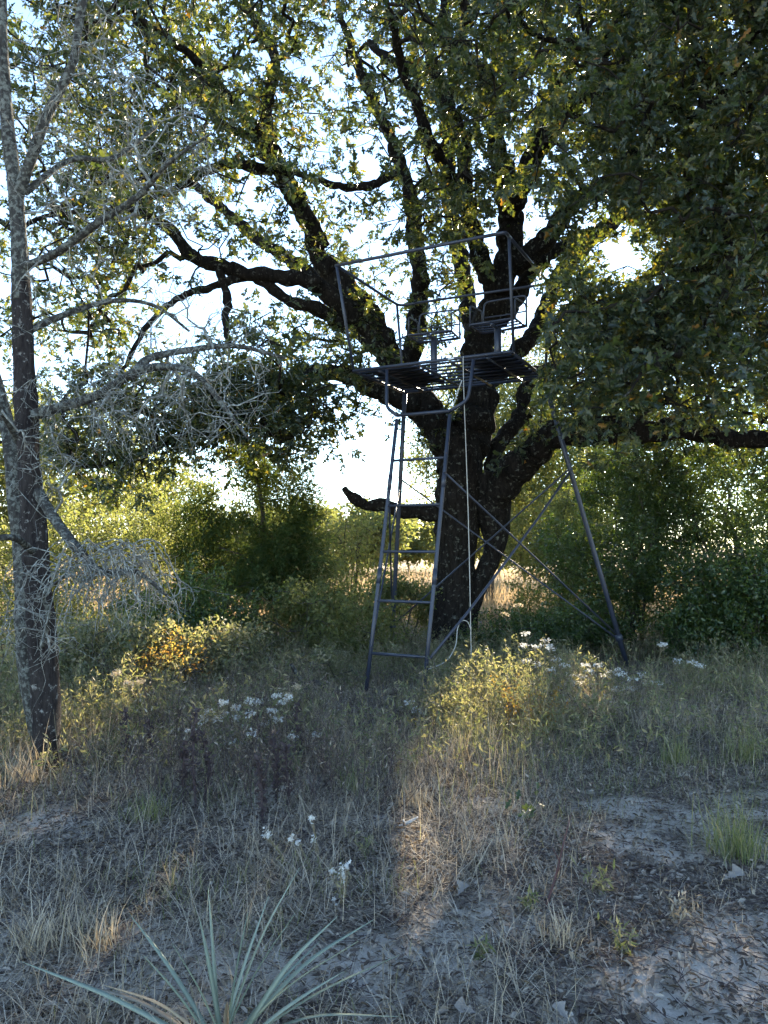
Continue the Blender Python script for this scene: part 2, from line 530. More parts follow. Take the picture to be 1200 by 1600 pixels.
trunk_specs = [
    [(703, 1060, 46, -.1), (706, 1000, 33, -.1), (711, 930, 28, 0), (712, 870, 27, 0), (714, 825, 30, 0), (718, 780, 36, 0), (720, 730, 35, 0), (714, 685, 31, 0)],
    [(722, 1010, 22, .1), (730, 960, 18, .1), (748, 912, 15, .1), (769, 868, 16, .1), (774, 832, 21, .05), (768, 790, 28, 0), (758, 740, 28, 0)],
    [(722, 778, 26, .1), (742, 775, 27, .1), (760, 785, 24, .1)],
]
limb_specs = [
    # right low limb
    [(762, 795, 27, 0), (800, 742, 28, -.4), (848, 700, 25, -1.0), (905, 682, 23, -1.3), (980, 682, 21, -1.5), (1070, 680, 19, -1.7), (1160, 692, 16, -2.0), (1260, 670, 12, -2.4), (1350, 640, 7, -2.8)],
    # left main
    [(712, 728, 32, 0), (684, 680, 30, .1), (650, 630, 28, .2), (618, 575, 25, .2), (590, 525, 23, .1), (550, 470, 20, 0), (505, 385, 16, 0), (468, 325, 14, -.1), (428, 265, 13, -.2), (424, 180, 12, -.3), (415, 90, 9, -.5), (395, 0, 6, -.7)],
    [(428, 268, 11, -.2), (380, 272, 9, -.3), (320, 275, 8, -.5), (250, 300, 6, -.8), (170, 320, 5, -1.2), (90, 360, 3, -1.6)],
    [(424, 250, 9, -.3), (385, 205, 8, -.2), (330, 190, 7, 0), (270, 110, 6, .3), (220, 40, 4, .6)],
    # left, second, nearly level
    [(590, 525, 18, .1), (540, 482, 15, -.2), (490, 440, 14, -.5), (430, 415, 13, -.8), (360, 412, 12, -1), (300, 400, 11, -1.2), (255, 355, 9, -1.4), (200, 318, 7, -1.6), (120, 330, 5, -1.9), (30, 360, 3, -2.3)],
    [(545, 515, 13, 0), (500, 490, 12, -.4), (450, 475, 10, -.7), (395, 442, 9, -.9), (350, 430, 7, -1.1), (290, 470, 6, -1.4), (240, 520, 5, -1.7), (180, 600, 3, -2)],
    [(340, 420, 7, -1), (346, 470, 7, -1.1), (350, 510, 6, -1.2), (362, 540, 5, -1.3)],
    # left, low
    [(645, 630, 20, .1), (595, 602, 18, -.2), (550, 580, 16, -.5), (495, 585, 14, -.9), (430, 615, 13, -1.3), (370, 655, 10, -1.7), (300, 690, 7, -2), (210, 715, 5, -2.4), (120, 740, 3, -2.8)],
    # stub
    [(700, 805, 18, 0), (665, 797, 13, -.1), (628, 796, 11, -.2), (600, 786, 11, -.25), (575, 790, 9, -.3), (553, 778, 9, -.35), (538, 764, 5, -.4)],
    # upright at centre left
    [(645, 630, 19, .3), (640, 560, 17, .5), (655, 480, 16, .6), (655, 400, 14, .6), (640, 330, 12, .6), (625, 260, 12, .5), (598, 185, 10, .4), (570, 120, 8, .3), (540, 40, 6, .2), (520, -40, 4, .1)],
    [(628, 265, 8, .5), (560, 290, 7, .8), (490, 280, 6, 1.2), (400, 250, 4, 1.8)],
    # centre main
    [(730, 715, 32, .2), (742, 640, 31, .4), (758, 560, 29, .5), (780, 480, 26, .5), (797, 405, 23, .4), (800, 330, 20, .3), (788, 240, 17, .2), (768, 165, 14, .1), (735, 110, 13, 0), (700, 60, 11, -.1), (690, -20, 8, -.3), (700, -120, 5, -.5)],
    [(775, 480, 17, .5), (752, 400, 16, .2), (735, 325, 15, 0), (718, 250, 13, -.2), (705, 170, 13, -.4), (718, 90, 10, -.6), (712, 0, 8, -.9), (690, -90, 5, -1.2)],
    [(715, 235, 10, -.2), (680, 130, 9, 0), (620, 115, 8, .2), (570, 60, 6, .4)],
    [(800, 330, 15, .3), (830, 245, 13, 0), (865, 170, 12, -.3), (895, 90, 10, -.6), (915, 10, 7, -1)],
    [(798, 420, 19, .4), (840, 370, 17, .2), (885, 325, 15, 0), (950, 300, 14, -.4), (1040, 296, 11, -.9), (1140, 280, 8, -1.5), (1250, 250, 5, -2.2)],
    [(780, 500, 17, .5), (830, 415, 13, .9), (890, 375, 10, 1.2), (960, 345, 9, 1.5), (1020, 345, 7, 1.7), (1080, 375, 5, 1.9)],
    [(890, 560, 9, 0), (960, 480, 8, -.6), (1050, 430, 8, -1.2), (1130, 405, 8, -1.8), (1230, 370, 6, -2.4)],
    [(775, 745, 15, .3), (783, 690, 14, .5), (808, 640, 13, .7), (840, 590, 12, .8), (890, 560, 10, .9), (960, 560, 7, .9), (1040, 575, 5, .9)],
    [(760, 160, 11, .1), (830, 110, 10, .6), (920, 60, 8, 1.2), (1020, 40, 6, 1.8)],
    [(740, 640, 17, .6), (750, 560, 16, 1.4), (735, 450, 14, 2.4), (720, 330, 14, 3.2), (690, 200, 10, 3.8), (660, 60, 6, 4.2)],
    [(745, 620, 15, .8), (810, 520, 14, 1.8), (880, 430, 13, 2.9), (980, 330, 10, 3.9), (1090, 220, 6, 4.8)],
    [(690, 660, 14, .6), (610, 560, 13, 1.6), (500, 450, 13, 2.6), (380, 350, 9, 3.6), (250, 260, 5, 4.4)],
    # limbs that reach towards the camera, high up on the right
    [(798, 330, 17, .3), (850, 240, 14, -.9), (930, 170, 12, -2.2), (1020, 130, 9, -3.4), (1120, 110, 6, -4.6)],
    [(905, 682, 14, -.3), (960, 600, 12, -1.2), (1030, 530, 10, -2.3), (1090, 470, 8, -3.3), (1150, 420, 5, -4.2)],
    [(735, 325, 12, 0), (690, 230, 10, -1), (640, 120, 8, -2), (600, -20, 5, -3)],
    [(505, 385, 12, 0), (430, 230, 10, -1), (330, 110, 8, -2), (220, 20, 5, -3)],
]
tr = MB()
starts = []
for k, s in enumerate(trunk_specs):
    P, R = limb_pts(s); P, R = smooth_path(P, R, .05)
    tr.add(*tube(P, R, 30, .75, k, True)); starts.append(P[len(P) // 2:])
b = tr; off = BASE[oak.name]
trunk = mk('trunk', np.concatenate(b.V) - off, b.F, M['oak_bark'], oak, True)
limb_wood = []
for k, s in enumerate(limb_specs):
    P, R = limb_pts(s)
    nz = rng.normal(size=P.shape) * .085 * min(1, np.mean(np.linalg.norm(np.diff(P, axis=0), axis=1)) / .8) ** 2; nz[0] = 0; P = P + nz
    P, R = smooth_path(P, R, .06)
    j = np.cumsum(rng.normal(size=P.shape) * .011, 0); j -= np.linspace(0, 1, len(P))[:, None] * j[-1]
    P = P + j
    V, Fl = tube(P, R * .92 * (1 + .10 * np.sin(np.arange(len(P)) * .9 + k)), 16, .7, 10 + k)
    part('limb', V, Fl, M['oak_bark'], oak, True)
    starts.append(P[len(P) // 4:][::2]); limb_wood.append(P)
starts = np.vstack(starts)

# how full the crown is, by photo region (rows of 100 px from y=-200, columns of 100 px from x=-200)
DENS = np.array([
    [.5, .6, .6, .7, .7, .7, .7, .6, .6, .7, .7, .8, .8, .9, .9, .9],
    [.5, .6, .6, .7, .7, .7, .7, .5, .6, .8, .9, .9, 1., 1., 1., .9],
    [.4, .5, .5, .8, .8, .8, .8, .22, .45, .9, .9, 1., 1., 1., 1., .9],
    [.4, .4, .4, .9, .9, .8, .7, .05, .40, .8, .9, 1., 1., 1., 1., .9],
    [.4, .4, .4, .9, .9, .6, .6, .08, .6, .7, .8, 1., 1., 1., 1., .9],
    [.4, .4, .4, .8, .6, .25, .5, .6, .7, .8, .7, .38, .9, 1., 1., .9],
    [.4, .4, .5, .6, .05, .02, .15, .6, .5, .35, .6, .7, 1., 1., 1., .9],
    [.4, .4, .6, .6, .12, .2, .9, .7, .3, .4, .6, 1., 1., 1., 1., .9],
    [.4, .4, .6, .7, .7, .9, .7, .3, .35, .2, .4, .55, .55, .55, .6, .6],
    [.2, .3, .4, .5, .4, .05, .0, .15, .05, .0, .0, .0, .15, .3, .3, .3]])


def dens(x, y):
    gxi = np.clip((x + 150) / 100., 0, 14.999); gyi = np.clip((y + 150) / 100., 0, 8.999)
    i, j = np.floor(gyi).astype(int), np.floor(gxi).astype(int); fy, fx = gyi - i, gxi - j
    return (DENS[i, j] * (1 - fy) * (1 - fx) + DENS[i + 1, j] * fy * (1 - fx) + DENS[i, j + 1] * (1 - fy) * fx + DENS[i + 1, j + 1] * fy * fx)


# the stand's own frame (u along its front edge, v to the back)
SX, SY, SZ, SYAW, SW, SD = .558, 9.628, 4.0, -.474, 2.167, 1.559


def L3(u, v, z):
    c, s = math.cos(SYAW), math.sin(SYAW)
    return np.array([SX + u * c - v * s, SY + u * s + v * c, z])


def keep_clear(P):
    """no leaves through the stand, nor hanging between it and the path"""
    dx, dy = P[:, 0] - SX, P[:, 1] - SY
    c, s = math.cos(SYAW), math.sin(SYAW)
    u, v = dx * c + dy * s, -dx * s + dy * c
    inside = (np.abs(u) < 1.35) & (v > -1.3) & (v < 1.75) & (P[:, 2] < 5.75)
    x, y = proj(P)
    front = (x > 500) & (x < 850) & (y > 330) & (y < 1100) & (P[:, 1] < 10.6)
    return inside | front


att = []
NCL = 3150
while len(att) < NCL:
    n = 6000
    x, y = rng.uniform(-200, 1400, n), rng.uniform(-230, 760, n)
    Yd = np.where(rng.random(n) < .8, rng.normal(12.6, 2.1, n), rng.uniform(9, 17, n))
    right = (x > 830) & (y < 660)
    nearR = right & (rng.random(n) < .42); Yd = np.where(nearR, rng.uniform(7.2, 10.5, n), Yd)
    low = (x < 570) & (y > 560); Yd = np.where(low, rng.uniform(9.4, 12.2, n), Yd)
    P = np.array([px(a, b_, d) for a, b_, d in zip(x, y, Yd)])
    clump = N4(P[:, 0] * .9 + 60, P[:, 2] * .9 + P[:, 1] * .55 + 60, 2)
    d = dens(x, y)
    ok = (Yd > 6.8) & (rng.random(n) < d * np.where(clump > .525 - .22 * (d - .5), 1, .06)) & ~keep_clear(P)
    ok &= (((P[:, 0] - .6) / 8.2) ** 2 + ((P[:, 1] - 12) / 6.5) ** 2 + ((P[:, 2] - 5) / 9.5) ** 2 < 1.0)
    ok &= ~in_gap(P, .25)
    P = P[ok]
    # keep clusters some way apart
    for p in P:
        if not att or np.min(np.sum((np.array(att[-400:]) - p) ** 2, 1)) > .19 ** 2: att.append(p)
        if len(att) >= NCL: break
for _ in range(520):                                        # the heavy near boughs at the right
    p = px(rng.uniform(850, 1330), rng.uniform(-160, 590), rng.uniform(7.4, 10.4)); u, v = proj(p)
    if not (905 < u < 1000 and 310 < v < 430) and N4(p[0] * 1.3 + 60, p[2] * 1.3 + p[1] * .7 + 60, 2) > .56: att.append(p)
for _ in range(170):                                        # and over the top
    att.append(px(rng.uniform(560, 900), rng.uniform(-160, 200), rng.uniform(9.5, 15)))
for _ in range(14):                                         # leaves in the fork right of the trunk, added to block a sun patch
    att.append(px(rng.uniform(775, 850), rng.uniform(615, 690), rng.uniform(13.2, 14.6)))
for _ in range(120):                                        # the dark low curtain of leaves on the left limb
    att.append(px(rng.uniform(170, 560), rng.uniform(585, 705), rng.uniform(9.6, 12.0)))
att = np.array([p for p, g in zip(att, in_gap(np.array(att), .1)) if not g])
nd, par, endn, n0_ = grow(starts, att, .35, 1, .24)
rad = branch_radii(nd, par, endn, n0_, .0062, .52, .085)
idx = np.arange(n0_, len(nd)); pr = par[idx]
rp = np.where(pr < n0_, np.minimum(rad[idx] * 1.3, .08), rad[pr])
V, Fq = segs(nd[pr], nd[idx], np.minimum(rp, rad[idx] * 1.5), rad[idx], 6)
part('branches', V, Fq, M['branch_bark'], oak, True, 'stuff')


# leaves grow in sprays: a twig with a rosette of leaves towards its tip. Unit length, along +Y, lit side +Z.
LEAFN = 13


def make_spray(seed):
    r = np.random.default_rng(5000 + seed)
    bendx, bendz = r.normal() * .18, r.normal() * .12
    f = lambda t: np.stack([bendx * t * t, t, bendz * t * t], -1)
    tw = np.linspace(0, 1, 4)
    tV, tF = tube(f(tw), np.array([.013, .011, .008, .005]), 3, cap=False)
    t = np.sort(1.02 - .6 * r.random(LEAFN) ** 1.5)
    pos = f(t) + r.normal(size=(LEAFN, 3)) * .02
    az = np.arange(LEAFN) * 2.4 + r.normal(size=LEAFN) * .4
    al = np.stack([np.cos(az), .35 + .5 * t, np.sin(az) * .75 - .15], -1) + r.normal(size=(LEAFN, 3)) * .25
    nr = r.normal(size=(LEAFN, 3)) * .65 + [0, .1, .9]
    X, Yv, Z = frames(al, nr)
    return tV, tF, pos, X, Yv, Z, .16 + .23 * r.beta(2, 2, LEAFN)


SPR = [make_spray(k) for k in range(8)]
TWG = 6
n = len(att) * TWG
td = rand_dirs(n); td[:, 2] = td[:, 2] * .75 + .08; td = norm(td)
sb = np.repeat(att, TWG, 0)
sl_ = .36 * rng.uniform(.6, 1.25, n)
upv = rng.normal(size=(n, 3)) * .45 + [0, 0, 1.0]
SXv, SYv, SZv = frames(td, upv)
tipc = sb + SYv * (sl_ * .8)[:, None]
ok = ~in_gap(tipc, .17) & ~keep_clear(tipc)
sb, sl_, SXv, SYv, SZv, tipc = sb[ok], sl_[ok], SXv[ok], SYv[ok], SZv[ok], tipc[ok]
var = rng.integers(0, len(SPR), len(sb))
# the sprays that show largest are taken apart into single leaves
sx, sy = proj(tipc)
seen = (sx > 20) & (sx < 1180) & (sy > 20) & (sy < 800)
show = np.where(seen, sl_ / tipc[:, 1], 0)
near = np.argsort(-show)[:23]
leaf_me, ltw = None, MB()
for q in near:
    tV, tF, lp, X, Yv, Z, lz = SPR[var[q]]
    Rm = np.stack([SXv[q], SYv[q], SZv[q]], 1) * sl_[q]
    ltw.add(tV @ Rm.T + sb[q], tF)
    for j in range(LEAFN):
        if leaf_me is None:
            o = mk('leaf', OAK[0], OAK[1], M['oak_leaf'], oak); leaf_me = o.data
        else:
            o = bpy.data.objects.new('leaf', leaf_me); COL.objects.link(o); o.parent = oak
        m3 = Rm @ np.stack([X[j], Yv[j], Z[j]], 1) * lz[j]
        mm = np.eye(4); mm[:3, :3] = m3; mm[:3, 3] = Rm @ lp[j] + sb[q] - off
        o.matrix_local = Matrix(mm.tolist())
part('twigs', np.concatenate(ltw.V), ltw.F, M['branch_bark'], oak, False, 'stuff')
# one real spray of each kind stands in the crown, the rest are instances of these
spray_col = bpy.data.collections.new('leaf_sprays'); COL.children.link(spray_col)
protos = []
for k in range(len(SPR)):
    tV, tF, lp, X, Yv, Z, lz = SPR[k]
    V, Fq = scatter(*OAK, lp, X, Yv, Z, lz)
    o = mk('leaf_spray', np.vstack([tV, V]), [tF, Fq + len(tV)], M['branch_bark'], oak)
    o.data.materials.append(M['oak_leaf'])
    mi = np.ones(len(o.data.polygons), np.int32); mi[:len(tF)] = 0; o.data.polygons.foreach_set('material_index', mi)
    COL.objects.unlink(o); spray_col.objects.link(o); o['kind'] = 'stuff'
    q = np.argsort(-show)[40 + 30 * k]
    mm = np.eye(4); mm[:3, :3] = np.stack([SXv[q], SYv[q], SZv[q]], 1) * sl_[q]; mm[:3, 3] = sb[q] - off
    o.matrix_local = Matrix(mm.tolist())
rest = np.ones(len(sb), bool); rest[near] = False
crown_me = bpy.data.meshes.new('crown')
pv = (sb[rest] - off).astype(np.float32)
crown_me.vertices.add(len(pv)); crown_me.vertices.foreach_set('co', pv.ravel())
eul = np.array([Matrix(np.stack([x_, y_, z_], 1).tolist()).to_euler() for x_, y_, z_ in zip(SXv[rest], SYv[rest], SZv[rest])], np.float32)
at = crown_me.attributes.new('turn', 'FLOAT_VECTOR', 'POINT'); at.data.foreach_set('vector', eul.ravel())
at = crown_me.attributes.new('size', 'FLOAT', 'POINT'); at.data.foreach_set('value', sl_[rest].astype(np.float32))
at = crown_me.attributes.new('pick', 'INT', 'POINT'); at.data.foreach_set('value', var[rest].astype(np.int32))
crown = bpy.data.objects.new('crown', crown_me); COL.objects.link(crown); crown.parent = oak; crown['kind'] = 'stuff'
ng = bpy.data.node_groups.new('crown_sprays', 'GeometryNodeTree')
ng.interface.new_socket('Geometry', in_out='INPUT', socket_type='NodeSocketGeometry')
ng.interface.new_socket('Geometry', in_out='OUTPUT', socket_type='NodeSocketGeometry')
gi, go = ng.nodes.new('NodeGroupInput'), ng.nodes.new('NodeGroupOutput')
ci = ng.nodes.new('GeometryNodeCollectionInfo'); ci.inputs['Collection'].default_value = spray_col
ci.inputs['Separate Children'].default_value = True; ci.inputs['Reset Children'].default_value = True
iop = ng.nodes.new('GeometryNodeInstanceOnPoints'); iop.inputs['Pick Instance'].default_value = True


def named(nm, tp):
    nn_ = ng.nodes.new('GeometryNodeInputNamedAttribute'); nn_.data_type = tp; nn_.inputs['Name'].default_value = nm
    return nn_.outputs['Attribute']


e2r = ng.nodes.new('FunctionNodeEulerToRotation')
ng.links.new(named('turn', 'FLOAT_VECTOR'), e2r.inputs[0]); ng.links.new(e2r.outputs[0], iop.inputs['Rotation'])
ng.links.new(named('size', 'FLOAT'), iop.inputs['Scale']); ng.links.new(named('pick', 'INT'), iop.inputs['Instance Index'])
ng.links.new(gi.outputs[0], iop.inputs['Points']); ng.links.new(ci.outputs[0], iop.inputs['Instance'])
ng.links.new(iop.outputs[0], go.inputs[0])
crown.modifiers.new('sprays', 'NODES').node_group = ng
lp = sb
print('oak leaves', len(lp))


# ================================================================ THE HUNTING STAND
SB = L3(0, .3, 0)
stand = empty('hunting_stand', SB, 'dark blue-grey steel ladder stand with railed platform and two seats under oak', 'hunting stand')


def bar(name, pts, r, n=10, root=stand, top=stand, mat='steel', square=False, smooth=True):
    pts = np.asarray(pts, float)
    V, Fl = tube(pts, np.full(len(pts), r * (1.25 if square else 1)), 4 if square else n)
    return part(name, V, Fl, M[mat], root, smooth and not square, None, top)


def bend(pts, rad=.06, n=5):
    pts = [np.asarray(p, float) for p in pts]; out = [pts[0]]
    for a, b_, c in zip(pts[:-2], pts[1:-1], pts[2:]):
        d1, d2 = norm(a - b_), norm(c - b_)
        r_ = min(rad, np.linalg.norm(a - b_) * .4, np.linalg.norm(c - b_) * .4)
        for t in np.linspace(0, 1, n):
            out.append((1 - t) ** 2 * (b_ + d1 * r_) + 2 * t * (1 - t) * b_ + t * t * (b_ + d2 * r_))
    out.append(pts[-1]); return np.array(out)


W2, DD = SW / 2, SD
LF, LW, ZT = .97, .36, 3.32
# ladder
lad = lambda s, t: L3(s * (LW + .0 * t), -LF + (LF - .15) * t, ZT * t)
for s in (-1, 1):
    bar('ladder_rail', [lad(s, -.02), lad(s, .25), lad(s, .5), lad(s, .75), lad(s, .985)], .024)
for z in (.42, 1.02, 1.60, 2.16, 2.73):
    t = z / ZT
    bar('rung', [lad(-1, t), lad(0, t), lad(1, t)], .0175)
# cross bar and the two arms that carry the platform
bar('cross_bar', [lad(-1, 1) + [0, 0, 0], lad(0, 1), lad(1, 1)], .022)
for s in (-1, 1):
    bar('support_arm', bend([lad(s, 1), L3(s * .56, -.06, ZT + .13), L3(s * .60, .03, SZ - .03)], .10), .023)
# platform: frame, boards of steel slat and dark rubber mats hung beneath
fr = [('platform_edge', (-W2, 0), (W2 - .10, 0)), ('platform_edge', (-W2, DD), (W2, DD)), ('platform_edge', (-W2, .0), (-W2, DD)), ('platform_edge', (W2, .10), (W2, DD))]
for nme, a, b_ in fr:
    bar(nme, [L3(*a, SZ), L3((a[0] + b_[0]) / 2, (a[1] + b_[1]) / 2, SZ), L3(*b_, SZ)], .021)
bar('platform_edge', bend([L3(W2 - .10, 0, SZ), L3(W2, 0, SZ), L3(W2, .10, SZ)], .08), .021)
for k in range(8):
    v = .16 + k * (DD - .3) / 7
    p = L3(0, v, SZ + .004)
    bar('slat', [L3(-W2 + .02, v, SZ + .004), p, L3(W2 - .02, v, SZ + .004)], .0115, 4, square=True)
for u in (-.72, -.12, .30, .78):
    bar('joist', [L3(u, .02, SZ - .032), L3(u, DD / 2, SZ - .034), L3(u, DD - .02, SZ - .032)], .016, square=True)


def slab(u0, u1, v0, v1, z, th, sag=.0, nu=8, nv=8):
    u, v = np.meshgrid(np.linspace(u0, u1, nu), np.linspace(v0, v1, nv), indexing='ij')
    zz = z - sag * np.sin(np.pi * (u - u0) / (u1 - u0)) * np.sin(np.pi * (v - v0) / (v1 - v0)) + rng.normal(size=u.shape) * .003
    top = np.array([L3(a, b_, c) for a, b_, c in zip(u.ravel(), v.ravel(), zz.ravel())])
    bot = top - [0, 0, th]
    i, j = np.meshgrid(np.arange(nu - 1), np.arange(nv - 1), indexing='ij')
    q = np.stack([i * nv + j, (i + 1) * nv + j, (i + 1) * nv + j + 1, i * nv + j + 1], -1).reshape(-1, 4)
    m = nu * nv
    ring = [i * nv for i in range(nu)] + [(nu - 1) * nv + j for j in range(1, nv)] + [i * nv + nv - 1 for i in range(nu - 2, -1, -1)] + [j for j in range(nv - 2, 0, -1)]
    side = np.array([[ring[k], ring[(k + 1) % len(ring)], ring[(k + 1) % len(ring)] + m, ring[k] + m] for k in range(len(ring))])
    return np.vstack([top, bot]), [q, q[:, ::-1] + m, side]


for (u0, u1, v0, v1) in ((-1.0, -.30, .10, 1.30), (.42, 1.02, .10, .82), (.26, .98, .86, 1.38)):
    part('floor_mat', *slab(u0, u1, v0, v1, SZ + .040, .008, .0), M['mat'], stand)
part('sticker', *slab(.28, .36, -.0245, -.0215, SZ + .012, .026, 0, 2, 2), M['sticker'], stand)
# guard rail: front posts lean outwards
RH, RFA, RSB, RBA = 1.323, .343, .06, -.05
top_r = [L3(-W2 - RSB, -RFA, SZ + RH), L3(W2 + RSB, -RFA, SZ + RH), L3(W2 + RSB, DD + RBA, SZ + RH), L3(-W2 - RSB, DD + RBA, SZ + RH)]
bot_r = [L3(-W2, .0, SZ), L3(W2, .12, SZ), L3(W2, DD, SZ), L3(-W2, DD, SZ)]
bar('guard_rail', [top_r[0] - (top_r[1] - top_r[0]) * .01, (top_r[0] + top_r[1]) / 2, top_r[1] * .94 + top_r[0] * .06], .021)
bar('guard_rail', bend([top_r[1] * .94 + top_r[0] * .06, top_r[1], top_r[1] * .9 + top_r[2] * .1], .14), .021)
bar('guard_rail', [top_r[1] * .9 + top_r[2] * .1, (top_r[1] + top_r[2]) / 2, top_r[2]], .020)
bar('guard_rail', bend([top_r[0], top_r[3] + (top_r[0] - top_r[3]) * .0, top_r[3] * .88 + top_r[2] * .12], .18), .020)
bar('guard_rail', [top_r[3] * .88 + top_r[2] * .12, (top_r[3] + top_r[2]) / 2 + [0, 0, -.01], top_r[2] + [0, 0, -.03]], .018)
for k in range(4):
    tp = top_r[k] if k != 1 else top_r[1] * .93 + top_r[2] * .07
    if k == 3: tp = top_r[3] * .96 + top_r[0] * .04
    bar('rail_post', [bot_r[k] + [0, 0, .02], (bot_r[k] + tp) / 2, tp - [0, 0, .015]], .019)


# two swivel seats
def seat(cu, cv, yaw, zt, w=.62, d=.44):
    c, s = math.cos(yaw), math.sin(yaw)
    S = lambda a, b_, z: L3(cu + a * c - b_ * s, cv + a * s + b_ * c, z)
    V, Fl = tube([L3(cu, cv, SZ + .02), L3(cu, cv, (SZ + zt) / 2), L3(cu, cv, zt - .02)], [.047, .047, .047], 12)
    root = part('seat', V, Fl, M['steel'], stand, True)
    Q = lambda nm, pts, r: bar(nm, pts, r, 8, root, stand)
    # frame of the seat pan with slats
    Q('seat_frame', bend([S(0, -d / 2, zt), S(w / 2, -d / 2, zt), S(w / 2, d / 2, zt), S(-w / 2, d / 2, zt), S(-w / 2, -d / 2, zt), S(0, -d / 2, zt)], .05), .014)
    for k in range(4):
        b_ = -d / 2 + d * (k + .5) / 4
        Q('seat_slat', [S(-w / 2, b_, zt + .004), S(0, b_, zt - .012), S(w / 2, b_, zt + .004)], .011)
    Q('seat_bracket', [S(0, -d / 2, zt - .03), S(0, 0, zt - .035), S(0, d / 2, zt - .03)], .022)
    # arm loops and backrest
    for e in (-1, 1):
        Q('armrest', bend([S(e * w / 2, -d / 2 + .04, zt), S(e * w / 2, -d / 2 + .04, zt + .27), S(e * w / 2, d / 2, zt + .30), S(e * w / 2, d / 2 + .03, zt)], .05), .011)
    Q('backrest', bend([S(-w / 2, d / 2, zt), S(-w / 2 + .01, d / 2 + .06, zt + .44), S(w / 2 - .01, d / 2 + .06, zt + .44), S(w / 2, d / 2, zt)], .07), .012)
    Q('backrest', [S(-w / 2 + .01, d / 2 + .035, zt + .22), S(0, d / 2 + .06, zt + .22), S(w / 2 - .01, d / 2 + .035, zt + .22)], .010)
    return root


seat(-.33, .95, .10, SZ + .60)
seat(.70, .66, -.05, SZ + .54)
# rear legs and bracing
RO, RB = .904, .862
leg_top = {1: L3(W2 - .02, DD - .02, SZ - .02), -1: L3(-W2 + .02, DD - .02, SZ - .02)}
leg_bot = {1: L3(W2 + RO, DD + RB, -.08), -1: L3(-W2 - RO + .25, DD + RB, -.08)}
for s in (1, -1):
    a, c = leg_top[s], leg_bot[s]
    bar('rear_leg', [a, a * .66 + c * .34, a * .33 + c * .67, c], .034)
lg = lambda s, z: leg_top[s] + (leg_bot[s] - leg_top[s]) * ((leg_top[s][2] - z) / (leg_top[s][2] - leg_bot[s][2]))
lr = lambda s, z: lad(s, z / ZT)


def brace(a, c, sag=.0, r=.0125):
    m = (a + c) / 2 - [0, 0, sag]
    bar('brace', [a, (a + m) / 2 - [0, 0, sag * .4], m, (c + m) / 2 - [0, 0, sag * .4], c], r)


brace(lr(1, 2.55), lg(1, .42)); brace(lr(1, .36), lg(1, 2.72), .06, .017)
brace(lr(-1, 2.35), lg(-1, .35)); brace(lr(-1, .5), lg(-1, 2.6))
brace(lg(-1, 2.72), lg(1, .36)); brace(lg(-1, .42), lg(1, 2.75))
for p in (lr(1, 2.55), lr(1, .36), lr(-1, 2.35), lr(-1, .5), lg(1, 2.72), lg(-1, 2.6), lg(-1, 2.72)):
    V, Fl = tube([p + [0, -.045, 0], p + [0, -.03, 0], p + [0, .03, 0]], [.015, .015, .015], 6); part('bolt', V, Fl, M['steel'], stand)
for s in (1, -1):
    for z in (1.31, 2.45):
        V, Fl = tube([lr(s, z - .09), lr(s, z), lr(s, z + .09)], [.0275, .0275, .0275], 10); part('splice_sleeve', V, Fl, M['steel'], stand, True)
for s in (1, -1):
    V, Fl = tube([lg(s, .44), lg(s, .40), lg(s, .36)], [.05, .052, .05], 10); part('leg_clamp', V, Fl, M['steel'], stand, True)

# white pull cord
cb = px(737, 1035, 9.3); ct = L3(.50, -.06, SZ - .30)
cordo = empty('pull_cord', [cb[0], cb[1], float(gz(cb[0], cb[1]))], 'thin white pull cord hanging from the stand platform to the ground', 'cord')
pts, _ = smooth_path([ct + [0, 0, .3], ct, ct * .5 + cb * .5 + [.01, 0, 0], [cb[0], cb[1], float(gz(cb[0], cb[1]))]], [1] * 4, .15)
V, Fl = tube(pts, np.full(len(pts), .0055), 6); part('hanging_line', V, Fl, M['cord'], cordo, True)
pts, _ = smooth_path([px(736, 985, 9.3), px(731, 972, 9.28), px(722, 970, 9.25), px(715, 982, 9.2), px(712, 1008, 9.15), px(700, 1030, 9.1), px(684, 1040, 9.0), px(668, 1046, 8.95)], [1] * 8, .04)
V, Fl = tube(pts, np.full(len(pts), .0055), 6); part('loose_end', V, Fl, M['cord'], cordo, True)
pts, _ = smooth_path([ct + [-.02, 0, 0], L3(.42, -.10, SZ - .5), lad(1, 1.0) + [.02, 0, .02]], [1] * 3, .08)
V, Fl = tube(pts, np.full(len(pts), .0075), 6); part('tied_line', V, Fl, M['cord'], cordo, True)


# ================================================================ THE LICHEN-COVERED TREE AT THE LEFT
LY = 5.7
LB = px(62, 1215, LY); LB[2] = float(gz(LB[0], LB[1])) - .05
ltree = empty('bare_tree', LB, 'slim bare tree with dark pitted bark and grey lichen twigs at left edge', 'tree')


def lpts(spec):
    return np.array([px(x, y, LY + d) for x, y, r, d in spec]), np.array([r * (LY + d) / F for x, y, r, d in spec])


